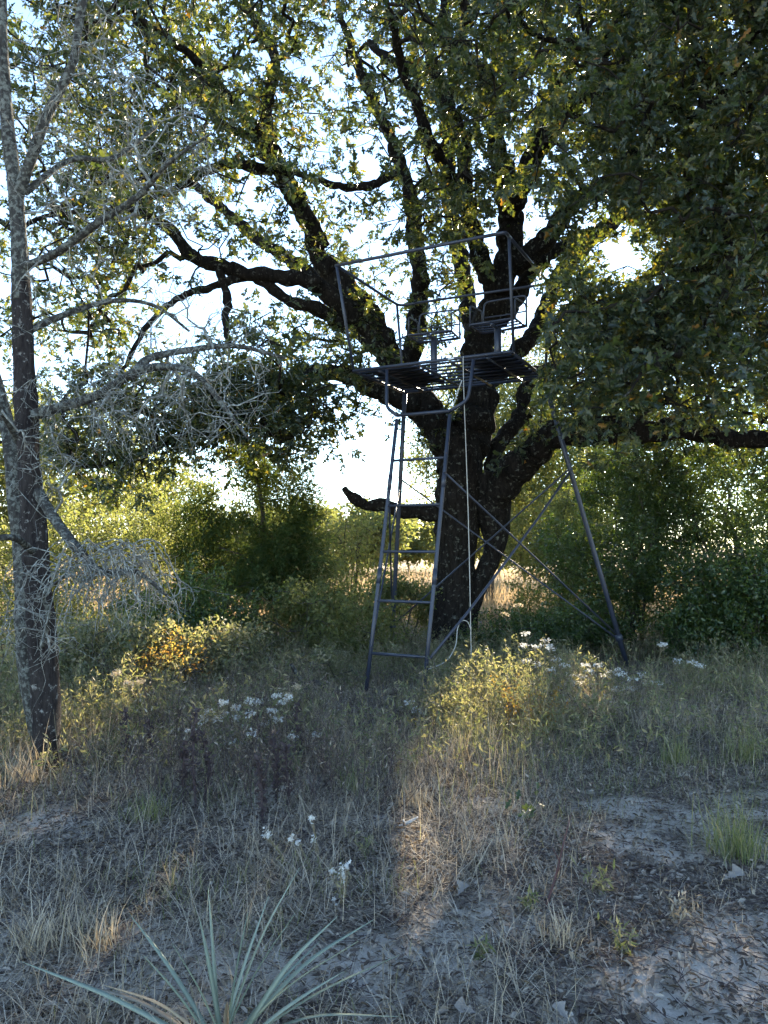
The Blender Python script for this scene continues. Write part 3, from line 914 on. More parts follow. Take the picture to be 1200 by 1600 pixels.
stem_specs = [
    ('trunk', 'left_bark', [(76, 1260, 19, 0), (73, 1200, 19, 0), (72, 1110, 21, 0), (67, 1010, 22, 0), (58, 900, 21, 0), (51, 800, 20, 0), (44, 700, 18, 0), (37, 560, 16, 0), (33, 440, 14, 0)]),
    ('trunk', 'lichen_bark', [(70, 1180, 14, .12), (50, 1080, 16, .12), (40, 980, 17, .12), (36, 880, 14, .15), (26, 780, 14, .2), (10, 660, 11, .3), (-30, 520, 8, .4)]),
    ('trunk', 'lichen_bark', [(34, 470, 14, 0), (30, 380, 13, 0), (24, 300, 12, 0), (12, 200, 10, 0), (5, 90, 9, 0), (2, -30, 8, 0), (-4, -160, 6, 0)]),
    ('branch', 'lichen_bark', [(22, 320, 9, 0), (48, 240, 8, -.05), (82, 180, 7.5, -.1), (110, 100, 7, -.1), (132, 20, 7, -.1), (150, -80, 5, -.1)]),
    ('branch', 'lichen_bark', [(46, 650, 9, 0), (90, 630, 8, -.1), (150, 618, 7.5, -.2), (205, 590, 7, -.3), (250, 572, 6, -.4), (300, 590, 5, -.5), (350, 625, 4, -.55), (395, 690, 2, -.6)]),
    ('branch', 'lichen_bark', [(205, 590, 7, -.3), (240, 560, 6, -.1), (300, 540, 5, .1), (370, 545, 4, .3), (440, 555, 2, .5)]),
    ('branch', 'lichen_bark', [(30, 420, 7, 0), (90, 390, 6, -.2), (160, 340, 6, -.4), (220, 300, 5, -.5), (270, 250, 3, -.7), (330, 215, 2, -.8)]),
    ('branch', 'lichen_bark', [(60, 770, 9, -.1), (92, 815, 8, -.3), (120, 860, 7, -.5), (160, 885, 6, -.6), (210, 900, 4, -.7), (255, 935, 2, -.75)]),
    ('branch', 'lichen_bark', [(40, 300, 6, 0), (110, 250, 5, .3), (180, 240, 4, .5), (250, 200, 3, .8)]),
    ('branch', 'lichen_bark', [(40, 520, 6, 0), (100, 500, 5, .3), (170, 470, 4, .5), (240, 480, 3, .7), (290, 520, 2, .8)]),
    ('branch', 'lichen_bark', [(30, 690, 6, 0), (0, 640, 5, -.3), (-40, 600, 4, -.6)]),
    ('branch', 'lichen_bark', [(50, 860, 6, -.1), (20, 845, 5, -.4), (-30, 850, 4, -.6)]),
    ('branch', 'lichen_bark', [(66, 1010, 5, -.2), (72, 960, 4, -.4), (75, 930, 3, -.45), (100, 905, 2, -.5)]),
]
lst = []
for k, (nm, mt, sp) in enumerate(stem_specs):
    P, R = lpts(sp)
    if nm == 'branch': P = P + np.vstack([np.zeros(3), rng.normal(size=(len(P) - 1, 3)) * .02])
    P, R = smooth_path(P, R, .035)
    V, Fl = tube(P, R, 22 if nm == 'trunk' else 10, .75, 60 + k)
    part(nm, V, Fl, M[mt], ltree, True)
    if k > 0: lst.append(P[3:])
lst = np.vstack(lst)
TW = []
# where the fine grey twigs hang: photo x, y, half width, half height, count, depth offset range
for (x0, y0, hx, hy, n, d0, d1) in ((180, 250, 150, 130, 190, -.7, .7), (130, 70, 80, 80, 60, -.4, .4), (280, 610, 140, 75, 130, -.7, .4), (150, 640, 80, 80, 70, -.6, .2), (60, 680, 60, 110, 60, -.5, .4),
                                    (320, 520, 90, 55, 40, 0, .6), (60, 480, 60, 80, 30, -.4, .5), (220, 450, 80, 60, 24, -.1, .7), (20, 950, 40, 80, 18, -.6, -.2), (95, 1010, 30, 50, 10, -.5, -.3)):
    for _ in range(int(n * 1.3)):
        a = rng.uniform(0, 2 * np.pi); q = rng.random() ** .6 * 1.15
        TW.append(px(x0 + hx * q * np.cos(a), y0 + hy * q * np.sin(a), LY + rng.uniform(d0, d1)))
# drooping strands from the low broken branch
strands = MB()
for k in range(110):
    b0 = px(rng.uniform(85, 225), rng.uniform(850, 910), LY - rng.uniform(.45, .8)); a = rng.normal(.2, .9)
    ln = rng.uniform(.15, .5); hx = np.array([np.sin(a), -.3 * np.cos(a), 0])
    e = b0 + hx * ln * .75 + [0, 0, -ln * rng.uniform(.15, .75)]
    P, R = smooth_path([b0, b0 + hx * ln * .4 + [0, 0, .03], e, e + [rng.normal() * .02, 0, -ln * .3]], [.0045, .0038, .0028, .0015], .03)
    P = P + rng.normal(size=P.shape) * .003
    strands.add(*tube(P, R, 4)); TW.append(e)
TW = np.array(TW)
nd2, par2, end2, m0 = grow(lst, TW, .5, 1, .10)
r2 = branch_radii(nd2, par2, end2, m0, .0021, .55, .016)
idx = np.arange(m0, len(nd2)); pr = par2[idx]
V, Fq = segs(nd2[pr], nd2[idx], np.where(pr < m0, r2[idx] * 1.2, np.minimum(r2[pr], r2[idx] * 1.5)), r2[idx], 5)
mbt = MB().add(V, Fq).add(np.concatenate(strands.V), strands.F)
# finest twigs: short crooked sprays, drooping
cur = nd2[idx]; dr = rand_dirs(len(cur)); dr[:, 2] -= .25; dr = norm(dr)
for lev in range(4):
    ln = rng.uniform(.04, .13, len(cur)); nx = cur + dr * ln[:, None]
    rr = .0018 - .00032 * lev
    mbt.add(*segs(cur, nx, np.full(len(cur), rr + .0003), np.full(len(cur), rr), 3))
    keep = rng.random(len(cur)) < .70
    cur, dr = nx[keep], dr[keep]
    if lev == 1: cur, dr = np.vstack([cur, cur[::2]]), np.vstack([dr, rand_dirs(len(dr[::2]))])
    dr = norm(dr + rng.normal(size=dr.shape) * .32 + [0, 0, -.10])
part('twigs', np.concatenate(mbt.V), mbt.F, M['lichen_twig'], ltree, False, 'stuff')


# ================================================================ SHRUBS AND TREES BEHIND
def shrub(name, label, cat, base, rx, ry, h, nst, ncl, per, lsize, mat, group=None, tmpl=OVAL, spread=.22, low=.08, bark='shrub_bark', stem_r=.02, shape='dome', seed=0, gap=True, upright=.3):
    r = np.random.default_rng(900 + seed)
    base = np.array([base[0], base[1], float(gz(base[0], base[1])) - .03])
    root = empty(name, base, label, cat, group)
    C = []
    while len(C) < ncl:
        p = r.uniform(-1, 1, (800, 3)); p[:, 2] = r.uniform(low, 1, 800)
        q = (p[:, 0] ** 2 + p[:, 1] ** 2)
        if shape == 'dome': okk = q + np.maximum(0, (p[:, 2] - .55) / .45) ** 2 < 1
        elif shape == 'cone': okk = q < (1.08 - p[:, 2]) ** 1.1 * np.minimum(1, .5 + p[:, 2] * 3)
        else: okk = q + ((p[:, 2] - .6) / .42) ** 2 < 1
        nn_ = N4(p[:, 0] * rx * 1.6 + seed * 7.7 + 40, p[:, 2] * h * 1.6 + p[:, 1] * ry * 1.1 + 40, 2)
        okk &= nn_ > .43 + .1 * (r.random(800) - .5)
        p = p[okk]
        p *= np.where(r.random(len(p)) < .07, r.uniform(1.05, 1.28, len(p)), 1.0)[:, None]
        w = base + p * [rx, ry, h]
        w[:, :2] += (r.normal(size=(len(w), 2)) * .1)
        if gap: w = w[~in_gap(w, .08)]
        C += list(w)
    C = np.array(C[:ncl])
    # stems
    st, mb = [], MB()
    for k in range(nst):
        a = r.uniform(0, 2 * np.pi); s = r.uniform(.15, .7)
        tip = base + [rx * s * np.cos(a), ry * s * np.sin(a), h * r.uniform(.6, .92)]
        if nst == 1: tip = base + [r.normal() * .1, r.normal() * .1, h * .9]
        b0 = base + [r.normal() * .08 * (nst > 1), r.normal() * .08 * (nst > 1), 0]
        mid = b0 * .5 + tip * .5 + r.normal(size=3) * .08 * rx + [0, 0, h * .08]
        P, R = smooth_path([b0, mid, tip], [stem_r, stem_r * .65, stem_r * .25], .12)
        mb.add(*tube(P, R, 7, .3, k)); st.append(P[1:])
    part('trunk' if nst == 1 else 'stems', np.concatenate(mb.V), mb.F, M[bark], root, True)
    st = np.vstack(st)
    ntie = min(len(C), 160)
    a_, b_, c_, m_ = grow(st, C[:ntie], .3, 1, .2, r)
    rr = branch_radii(a_, b_, c_, m_, .0035, .45, stem_r * .6)
    idx = np.arange(m_, len(a_)); pr = b_[idx]
    V, Fq = segs(a_[pr], a_[idx], np.minimum(rr[idx] * 1.3, stem_r), rr[idx], 4)
    part('branches', V, Fq, M[bark], root, False, 'stuff')
    n = len(C) * per
    tdir = np.repeat(norm(r.normal(size=(len(C), 3)) + (C - base - [0, 0, h * .4]) / max(rx, h) + [0, 0, upright]), per, 0)
    t = r.uniform(-1, 1, n) * spread
    pos = np.repeat(C, per, 0) + tdir * t[:, None] + r.normal(size=(n, 3)) * spread * .32
    al = tdir * .7 + r.normal(size=(n, 3)) * .7
    nr = r.normal(size=(n, 3)) + [0, 0, .6]
    okk = pos[:, 2] > gz(pos[:, 0], pos[:, 1]) + .02
    if gap: okk &= ~in_gap(pos, .04)
    pos, al, nr = pos[okk], al[okk], nr[okk]
    X, Yv, Z = frames(al, nr)
    V, Fq = scatter(*tmpl, pos, X, Yv, Z, lsize * r.uniform(.7, 1.3, len(pos)))
    part('crown', V, Fq, M[mat], root, False, 'stuff')
    return root


def gp(x, Y):                                            # ground point below photo column x at distance Y
    return np.array([(x - 600) / F * Y, Y])


GR = 'shrubs behind the stand'
# right: a dense evergreen thicket
shrub('yaupon_shrub', 'tall dense evergreen shrub just right of the stand rear leg', 'shrub', gp(985, 13.0), 1.45, 1.2, 3.4, 7, 900, 48, 0.058, 'yaupon', GR, seed=1, stem_r=.028, spread=.17)
shrub('yaupon_shrub', 'tall dense evergreen shrub reaching the right edge behind the low limb', 'shrub', gp(1160, 12.4), 1.6, 1.3, 3.5, 7, 950, 48, 0.058, 'yaupon', GR, seed=2, stem_r=.028, spread=.17)
shrub('yaupon_shrub', 'lower glossy blue-green shrub in front of the thicket at right edge', 'shrub', gp(1165, 10.9), 1.2, .8, 1.75, 6, 560, 40, 0.065, 'yaupon', GR, seed=3, stem_r=.018, spread=.17)
shrub('yaupon_shrub', 'knee-high leafy shrub between stand rear leg and white flowers', 'shrub', gp(905, 12.2), .65, .5, .75, 6, 160, 44, 0.052, 'yaupon', GR, seed=4, stem_r=.01, spread=.14)
shrub('yaupon_shrub', 'bright yellow-green shrub seen between oak trunk and rear leg', 'shrub', gp(880, 15.5), 1.1, 1.0, 3.3, 5, 420, 48, 0.065, 'shrub', GR, seed=5, stem_r=.02, spread=.2)
shrub('young_tree', 'sunlit tree far behind thicket at right', 'tree', gp(1010, 22), 3.2, 2.6, 6.2, 1, 620, 30, .11, 'yaupon', 'trees in the background', seed=6, stem_r=.12, spread=.4, shape='ball')
shrub('young_tree', 'sunlit tree behind thicket at far right edge', 'tree', gp(1240, 20), 3.2, 2.6, 7, 1, 620, 30, .11, 'yaupon', 'trees in the background', seed=7, stem_r=.12, spread=.4, shape='ball')
shrub('young_tree', 'tall sun-blocking tree far behind the oak, showing through the gap right of its trunk', 'tree', gp(890, 28), 4.0, 3.0, 10.5, 1, 900, 44, .13, 'shrub', 'trees in the background', seed=20, stem_r=.18, spread=.5, shape='ball')  # added so its crown shades the left foreground; its leaves also fill the gap
shrub('young_tree', 'added sun-blocking tree far behind the oak trunk', 'tree', gp(765, 24), 2.6, 2.2, 8.0, 1, 700, 40, .12, 'shrub', 'trees in the background', seed=21, stem_r=.14, spread=.45, shape='ball')  # added to keep low sun off the weeds at left, mostly hidden by the oak
# left and middle
shrub('cedar_tree', 'dark green young cedar standing left of the stand ladder', 'tree', gp(392, 13.2), 1.25, 1.1, 3.6, 1, 950, 46, .085, 'cedar', None, LANCE, .2, .22, stem_r=.07, shape='dome', seed=8)
shrub('feathery_shrub', 'loose feathery olive shrub between the cedar and the ladder', 'shrub', gp(475, 13.6), .85, .8, 2.35, 4, 420, 40, .08, 'shrub', GR, LANCE, .22, .1, stem_r=.03, seed=9)
shrub('thicket_shrub', 'broad olive-yellow shrub behind the drooping lichen twigs', 'shrub', gp(235, 14.0), 1.5, 1.1, 2.7, 6, 520, 34, 0.065, 'shrub', GR, seed=10, stem_r=.02)
shrub('thicket_shrub', 'dark low shrub at the foot of the cedar', 'shrub', gp(330, 10.6), 1.25, .8, 1.35, 7, 420, 34, 0.058, 'yaupon', GR, seed=11, stem_r=.014, spread=.17)
shrub('thicket_shrub', 'low tangled green shrub just left of the ladder foot', 'shrub', gp(500, 11.2), 1.15, .8, 1.15, 7, 360, 34, 0.055, 'shrub', GR, seed=12, stem_r=.012, spread=.17)
shrub('thicket_shrub', 'low green shrub seen through the ladder rungs', 'shrub', gp(640, 13.2), .9, .7, 1.15, 6, 260, 48, 0.055, 'shrub', GR, seed=13, stem_r=.012)
shrub('thicket_shrub', 'sunlit olive shrub behind the bare tree at left edge', 'shrub', gp(60, 12.5), 1.6, 1.1, 2.5, 6, 520, 34, 0.065, 'shrub', GR, seed=14, stem_r=.02)
shrub('gold_shrub', 'small shrub with orange and yellow leaves beside drooping twigs', 'shrub', gp(272, 8.5), .42, .36, .72, 7, 90, 12, .04, 'gold_shrub', None, seed=15, stem_r=.007, spread=.12, low=.45, gap=False)
shrub('thicket_shrub', 'low scrub in front of oak trunk right of the ladder', 'shrub', gp(790, 11.7), 1.0, .5, .75, 7, 240, 44, 0.052, 'yaupon', GR, seed=16, stem_r=.01, spread=.15)
shrub('thicket_shrub', 'ragged grey-green scrub under the lichen twigs', 'shrub', gp(170, 8.6), 1.1, .7, .85, 8, 300, 40, 0.049, 'weed', GR, seed=17, stem_r=.009, spread=.15)
shrub('thicket_shrub', 'ragged scrub in front of the cedar beside fallen branch', 'shrub', gp(400, 9.3), 1.0, .6, .7, 8, 260, 40, 0.049, 'weed', GR, seed=18, stem_r=.009, spread=.15)
shrub('thicket_shrub', 'loose yellow-green bush rising left of the ladder beyond the feathery shrub', 'shrub', gp(555, 17.5), 1.1, .9, 2.75, 5, 260, 26, .075, 'shrub', GR, seed=19, stem_r=.02, spread=.26)
BGT = 'trees in the background'
for k, (x, Y, rx, h, lab) in enumerate([
        (90, 19, 2.6, 5.6, 'sunlit yellow-green tree behind the bare tree'), (235, 24, 2.4, 4.6, 'rounded yellow tree beyond the olive shrub at left'),
        (545, 45, 3.6, 4.2, 'distant grey-green tree left of the ladder top rungs'), (640, 60, 4.5, 4.4, 'distant tree between ladder and oak trunk'),
        (400, 55, 5.0, 4.6, 'distant tree hidden behind the cedar'), (-60, 17, 2.4, 5.5, 'sunlit tree at left edge behind the bare tree'),
        (820, 40, 4.0, 4.8, 'distant tree seen right of the oak trunk'), (500, 75, 6, 4.4, 'farthest low tree on the field horizon')]):
    shrub('field_tree', lab, 'tree', gp(x, Y), rx, rx * .8, h, 1, 380, 34, .13 if Y < 30 else .33, 'shrub', BGT, seed=30 + k, stem_r=.09, spread=.35 if Y < 30 else .5, shape='ball', low=.1)


# ================================================================ GRASSES AND LITTER
def blades(pos, h, w, az, lean, bendv, nseg=3):
    """curved blades: pos (n,3), height, width, azimuth, lean and bend in radians"""
    n = len(pos); t = np.linspace(0, 1, nseg + 1)
    d = np.stack([np.cos(az), np.sin(az), np.zeros(n)], -1); s = np.stack([-np.sin(az), np.cos(az), np.zeros(n)], -1)
    ang = lean[:, None] + bendv[:, None] * t[None]
    st = (h / nseg)[:, None]
    dx = np.concatenate([np.zeros((n, 1)), np.cumsum(np.sin(ang[:, :-1]) * st, 1)], 1)
    dz = np.concatenate([np.zeros((n, 1)), np.cumsum(np.cos(ang[:, :-1]) * st, 1)], 1)
    c = pos[:, None] + d[:, None] * dx[..., None]; c[..., 2] += dz
    gzz = gz(c[..., 0], c[..., 1]) + .004
    c[..., 2] = np.maximum(c[..., 2], gzz)
    wd = w[:, None] * (1 - t[None] ** 2 * .95)
    A, B = c - s[:, None] * wd[..., None] * .5, c + s[:, None] * wd[..., None] * .5
    V = np.stack([A, B], 2).reshape(n, -1, 3)
    m = 2 * (nseg + 1)
    q = np.array([[2 * i, 2 * i + 1, 2 * i + 3, 2 * i + 2] for i in range(nseg)])
    return V.reshape(-1, 3), (np.arange(n)[:, None, None] * m + q[None]).reshape(-1, 4)


def spots(n, y0, y1, margin=.6, pw=1.0):
    """random ground spots inside the view between two distances, denser near the eye"""
    Y = y0 + (y1 - y0) * rng.random(n) ** pw
    x = (rng.random(n) * 2 - 1) * (Y * .52 + margin)
    return x, Y


def with_z(x, y, dz=0.0):
    return np.stack([x, y, gz(x, y) + dz], -1)


def trod(x, y):
    """1 where the grass is trodden short: at the foot of the ladder and of the right rear leg"""
    u = 600 + F * x / y
    a = np.exp(-((u - 600) / 75) ** 4) * np.clip((y - 6.2) / .6, 0, 1) * np.clip((9.4 - y) / .5, 0, 1)
    b_ = np.exp(-((u - 985) / 60) ** 4) * np.clip((y - 7.8) / .5, 0, 1) * np.clip((11.3 - y) / .5, 0, 1)
    c = .8 / (1 + np.exp(-(u - 905) / 18)) * np.clip((8.5 - y) / .8, 0, 1)
    return np.clip(np.maximum(np.maximum(a, b_), c), 0, 1)


def grass(name, label, mat, n, y0, y1, hr, wr, lean, bendr, dens_f, pw=1.0, clump=0, nseg=3, kind='stuff', cat='grass'):
    x, y = spots(n, y0, y1, .6, pw)
    if clump:
        k = max(1, n // clump); cx, cy = spots(k, y0, y1, .6, pw)
        i = rng.integers(0, k, n); sp = .05 + .012 * cy[i]
        x, y = cx[i] + rng.normal(size=n) * sp, cy[i] + rng.normal(size=n) * sp
    keep = rng.random(n) < dens_f(x, y)
    x, y = x[keep], y[keep]; n = len(x)
    h = rng.uniform(*hr, n) * (1 - .65 * trod(x, y)); w = rng.uniform(*wr, n)
    V, Fq = blades(with_z(x, y), h, w, rng.uniform(0, 2 * np.pi, n), np.abs(rng.normal(lean[0], lean[1], n)), rng.uniform(*bendr, n), nseg)
    o = mk(name, V, Fq, M[mat]); return tag(o, label, cat, None, kind)


cover = lambda x, y: 1 - .45 * sand(x, y)
patchy = lambda x, y: np.clip(N2(x * 1.7 + 9, y * 1.7 + 5, 3) * 3.2 - 1.10, .18, 1)
thick = lambda x, y: np.clip(N1(x * .9 + 20, y * .9, 3) * 2.4 - .55, .05, 1)
# flat tangle of dead stems
grass('dead_grass', 'flat grey tangle of dead grass stems over the sandy ground', 'grey_straw', 150000, 2.0, 8.5, (.035, .16), (.0018, .0042), (1.35, .25), (-.25, .5), lambda x, y: cover(x, y) * patchy(x, y), 1.1, 14, 2)
grass('straw_grass', 'thin pale straw blades lying and standing in loose tufts', 'straw', 60000, 2.0, 9.5, (.08, .32), (.0016, .0036), (1.0, .45), (.1, 1.4), lambda x, y: cover(x, y) * thick(x, y), 1.0, 30)
grass('weedy_grass', 'thicker dry and green grass around the stand foot', 'green_grass', 42000, 4.6, 13.5, (.10, .38), (.0025, .005), (.6, .45), (.2, 1.7), lambda x, y: np.clip((y - 4.2) / 2.2, .08, 1) * thick(x + 31, y), .9, 26, 2)
grass('standing_straw', 'standing pale dry grass among the weeds beneath the oak', 'straw', 44000, 5.2, 15, (.14, .50), (.0022, .0045), (.55, .45), (.1, 1.6), lambda x, y: np.clip((y - 5) / 1.5, .1, 1) * thick(x - 17, y + 9), .9, 24, 2)
grass('short_grass', 'short green grass blades scattered in the foreground', 'green_grass', 14000, 2.0, 6.5, (.05, .16), (.002, .004), (.5, .35), (.2, 1.0), lambda x, y: cover(x, y) * np.clip(N2(x * 1.1 + 5, y * 1.1 + 77, 2) * 4 - 2.1, .03, 1), 1.0, 28)
grass('field_grass', 'sunlit tan field grass beyond the shrubs', 'field', 24000, 15, 60, (.35, .8), (.012, .03), (.3, .25), (.1, .8), lambda x, y: np.ones_like(x), 1.3, 0, 2)
# fallen leaves
x, y = spots(76000, 2.0, 9.0); k = rng.random(len(x)) < cover(x, y) * .9 + .06; x, y = x[k], y[k]
X, Yv, Z = frames(np.c_[rng.normal(size=(len(x), 2)), rng.normal(size=len(x)) * .3], np.c_[rng.normal(size=(len(x), 2)) * .45, np.ones(len(x))])
SCRAP = (np.array([[0, 0, 0], [.15, .25, .12], [.17, .62, .20], [0, 1, .10], [-.15, .58, .22], [-.12, .22, .10]]), np.array([[0, 1, 2], [0, 2, 3], [0, 3, 4], [0, 4, 5]]))
V, Fq = scatter(*SCRAP, with_z(x, y, .010), X, Yv, Z, .015 + .05 * rng.beta(1.5, 2.5, len(x)))
tag(mk('leaf_litter', V, Fq, M['litter']), 'brown and grey dead leaves littering the ground', 'leaf litter', None, 'stuff')
# crumbs of soil and grit
x, y = spots(8000, 2.0, 6.0); OC = np.array([[1, 0, 0], [0, 1, 0], [-1, 0, 0], [0, -1, 0], [0, 0, .8], [0, 0, -.8]], float)
OF = np.array([[0, 1, 4], [1, 2, 4], [2, 3, 4], [3, 0, 4], [1, 0, 5], [2, 1, 5], [3, 2, 5], [0, 3, 5]])
X, Yv, Z = frames(rand_dirs(len(x)), rand_dirs(len(x)))
V, Fq = scatter(OC, OF, with_z(x, y, .002), X, Yv, Z, rng.gamma(2.0, .0016, len(x)) + .0015)
tag(mk('soil_crumbs', V, Fq, M['crumb']), 'grit and crumbs of soil on the bare ground', 'soil', None, 'stuff')
# bits of twig
x, y = spots(13000, 2.0, 8.5); k = rng.random(len(x)) < cover(x, y) * .8 + .15; x, y = x[k], y[k]
A = with_z(x, y, .008); a = rng.uniform(0, 2 * np.pi, len(x)); l_ = rng.uniform(.03, .16, len(x))
B = with_z(x + np.cos(a) * l_, y + np.sin(a) * l_, .01) + np.c_[np.zeros((len(x), 2)), rng.uniform(0, .025, len(x))]
rr = rng.uniform(.001, .003, len(x)); V, Fq = segs(A, B, rr, rr * .6, 3)
tag(mk('twig_litter', V, Fq, M['dark_stem']), 'short dark twigs littering the ground', 'twigs', None, 'stuff')
# a tangle of weeds: thin stems with small leaves
def weeds(name, label, n, y0, y1, hr, mat, leafn, lsize, dens_f, tmpl=LANCE, smat='stem', lean=.35):
    x, y = spots(n, y0, y1, .6, 1.0); k = rng.random(n) < dens_f(x, y) * (1 - .95 * trod(x, y)); x, y = x[k], y[k]; n = len(x)
    p0 = with_z(x, y); h = rng.uniform(*hr, n); d = norm(np.c_[rng.normal(size=(n, 2)) * lean, np.ones(n)])
    p1 = p0 + d * (h * .5)[:, None]; d2 = norm(d + rng.normal(size=(n, 3)) * .3); p2 = p1 + d2 * (h * .5)[:, None]
    mb = MB().add(*segs(p0, p1, np.full(n, .0026), np.full(n, .002), 3)).add(*segs(p1, p2, np.full(n, .002), np.full(n, .001), 3))
    # side twigs
    t = rng.uniform(.3, .9, (n, 4)); b_ = p0[:, None] + (p2 - p0)[:, None] * t[..., None]
    sdv = norm(rng.normal(size=(n, 4, 3)) + d[:, None] * .8); e = b_ + sdv * (h * .28)[:, None, None]
    mb.add(*segs(b_.reshape(-1, 3), e.reshape(-1, 3), np.full(4 * n, .0014), np.full(4 * n, .0007), 3))
    o = mk(name, np.concatenate(mb.V), mb.F, M[smat]); tag(o, label, 'weeds', None, 'stuff')
    m = leafn
    t = rng.uniform(.1, 1.05, (n, 4, m)); lpz = b_[:, :, None] + (e - b_)[:, :, None] * t[..., None] + rng.normal(size=(n, 4, m, 3)) * .012
    al = sdv[:, :, None] + rng.normal(size=(n, 4, m, 3)) * .7; nr = rng.normal(size=(n, 4, m, 3)) + [0, 0, .7]
    X, Yv, Z = frames(al.reshape(-1, 3), nr.reshape(-1, 3)); V, Fq = scatter(*tmpl, lpz.reshape(-1, 3), X, Yv, Z, lsize * rng.uniform(.6, 1.4, n * 4 * m))
    lo = mk('foliage', V, Fq, M[mat], o); lo['kind'] = 'stuff'
    return o


weeds('weed_tangle', 'tangle of thin leafy weeds under the oak', 6500, 5.2, 12.5, (.2, .6), 'weed', 6, .05, lambda x, y: np.clip((y - 5) / 2, .1, 1) * thick(x + 7, y - 13))
weeds('dry_weeds', 'brown dried weeds with dark stems left of centre', 2300, 4.6, 8.8, (.25, .65), 'litter', 4, .03, lambda x, y: np.clip(.9 - np.abs(x + .9) * .55, .05, 1), smat='dark_stem')


# ================================================================ SINGLE PLANTS
def herb(name, label, cat, base, tips, mat, head=None, hmat=None, hr=.05, leafn=8, lsize=.05, stem='stem', group=None, tmpl=LANCE, sr=.003, florets=26, fsize=.013, seed=0):
    """a plant with a stem to each tip, leaves on the stems and, if asked, a flat flower head on each tip"""
    r = np.random.default_rng(3000 + seed)
    base = np.array([base[0], base[1], float(gz(base[0], base[1])) - .01])
    root = empty(name, base, label, cat, group)
    for tip in tips:
        tip = np.asarray(tip, float)
        mid = base * .45 + tip * .55 + r.normal(size=3) * .02; mid[:2] = mid[:2] * .7 + base[:2] * .3
        P, R = smooth_path([base + np.r_[r.normal(size=2) * .01, 0], mid, tip], [sr, sr * .8, sr * .5], .04)
        mb = MB().add(*tube(P, R, 5))
        if head:
            nb = 5; e = tip + np.c_[r.normal(size=(nb, 2)) * hr * .6, np.abs(r.normal(size=nb)) * .005 + .01]
            mb.add(*segs(np.repeat(P[-3:-2], nb, 0), e, np.full(nb, sr * .5), np.full(nb, sr * .35), 4))
        so = part('stem', np.concatenate(mb.V), mb.F, M[stem], root, True)
        if leafn:
            t = r.integers(1, len(P), leafn)
            al = r.normal(size=(leafn, 3)) + [0, 0, .35]; nr = r.normal(size=(leafn, 3)) * .5 + [0, 0, 1]
            X, Yv, Z = frames(al, nr); V, Fq = scatter(*tmpl, P[t], X, Yv, Z, lsize * r.uniform(.6, 1.3, leafn))
            part('leaves', V, Fq, M[mat], so, False, 'stuff', root)
        if head:
            a, q = r.uniform(0, 2 * np.pi, florets), np.sqrt(r.random(florets)) * hr
            pos = tip + np.c_[np.cos(a) * q, np.sin(a) * q, .02 - q * q * 2 + r.normal(size=florets) * .012]
            X, Yv, Z = frames(r.normal(size=(florets, 3)) * [1, 1, .3], r.normal(size=(florets, 3)) * .9 + [0, -.3, .8])
            hx = np.array([[np.cos(k) * (1 if j % 2 else .45), np.sin(k) * (1 if j % 2 else .45), .15 * (j % 2)] for j, k in enumerate(np.arange(10) * np.pi / 5)] + [[0, 0, .2]])
            hf = np.array([[j, (j + 1) % 10, 10] for j in range(10)])
            V, Fq = scatter(hx, hf, pos, X, Yv, Z, fsize * r.uniform(.7, 1.3, florets))
            part('flower_head', V, Fq, M[hmat], so, False, 'stuff', root)
    return root


WG = 'white flat-topped wildflowers'
wf = [  # label, base x, distance, heads in photo px, petals
    ('white flat-topped wildflower, largest of the left-hand clump', 368, 6.1, [(330, 1112), (352, 1122), (372, 1112), (388, 1104), (398, 1120), (345, 1098), (366, 1132), (318, 1126), (338, 1136), (302, 1140), (384, 1140)], 'white_petal'),
    ('white wildflower just right of the largest left-hand clump', 428, 6.2, [(408, 1096), (422, 1110), (440, 1106), (428, 1086), (447, 1098), (436, 1122), (412, 1128)], 'white_petal'),
    ('small low white wildflower beneath the left-hand clump', 372, 5.8, [(356, 1156), (376, 1163), (392, 1150)], 'white_petal'),
    ('cream wildflower head standing alone left of fallen branch', 458, 6.6, [(452, 1086), (464, 1078)], 'tan_petal'),
    ('dry tan flat-topped umbels in front of the gold shrub', 205, 6.4, [(184, 1062), (204, 1064), (222, 1060)], 'tan_petal'),
    ('single white blossom low in grass right of left-hand clump', 462, 6.0, [(460, 1158), (497, 1152)], 'white_petal'),
    ('white wildflower nearest the pull cord', 835, 8.7, [(815, 1012), (850, 998), (838, 1026), (856, 1018), (826, 1000), (845, 1040), (822, 1032), (862, 1006)], 'white_petal'),
    ('white wildflower right of pull cord with starry heads', 880, 8.5, [(880, 1042), (868, 1036), (862, 1052)], 'white_petal'),
    ('broad white wildflower clump left of the rear leg foot', 925, 8.4, [(905, 1056), (932, 1050), (890, 1064), (950, 1048), (920, 1064), (940, 1062), (960, 1056), (912, 1046), (900, 1072)], 'white_petal'),
    ('white wildflowers at the foot of the rear leg', 992, 8.3, [(975, 1062), (992, 1072), (1012, 1076), (1004, 1060), (1026, 1068), (984, 1080), (966, 1076)], 'white_petal'),
    ('tall white umbel leaning right of the rear leg', 1022, 9.0, [(1034, 1006), (1042, 1010)], 'white_petal'),
    ('small pale umbels between rear leg and right thicket', 1075, 8.8, [(1082, 1034), (1096, 1040), (1088, 1052), (1060, 1030)], 'white_petal'),
    ('tiny white flower right of the sunlit weeds', 1035, 7.6, [(1030, 1126), (1024, 1138)], 'white_petal'),
    ('dry umbel in front of oak trunk', 815, 9.8, [(812, 950), (790, 962)], 'tan_petal'),
    ('white wildflower heads beside dark stalks', 650, 7.6, [(652, 1106), (645, 1100)], 'white_petal'),
]
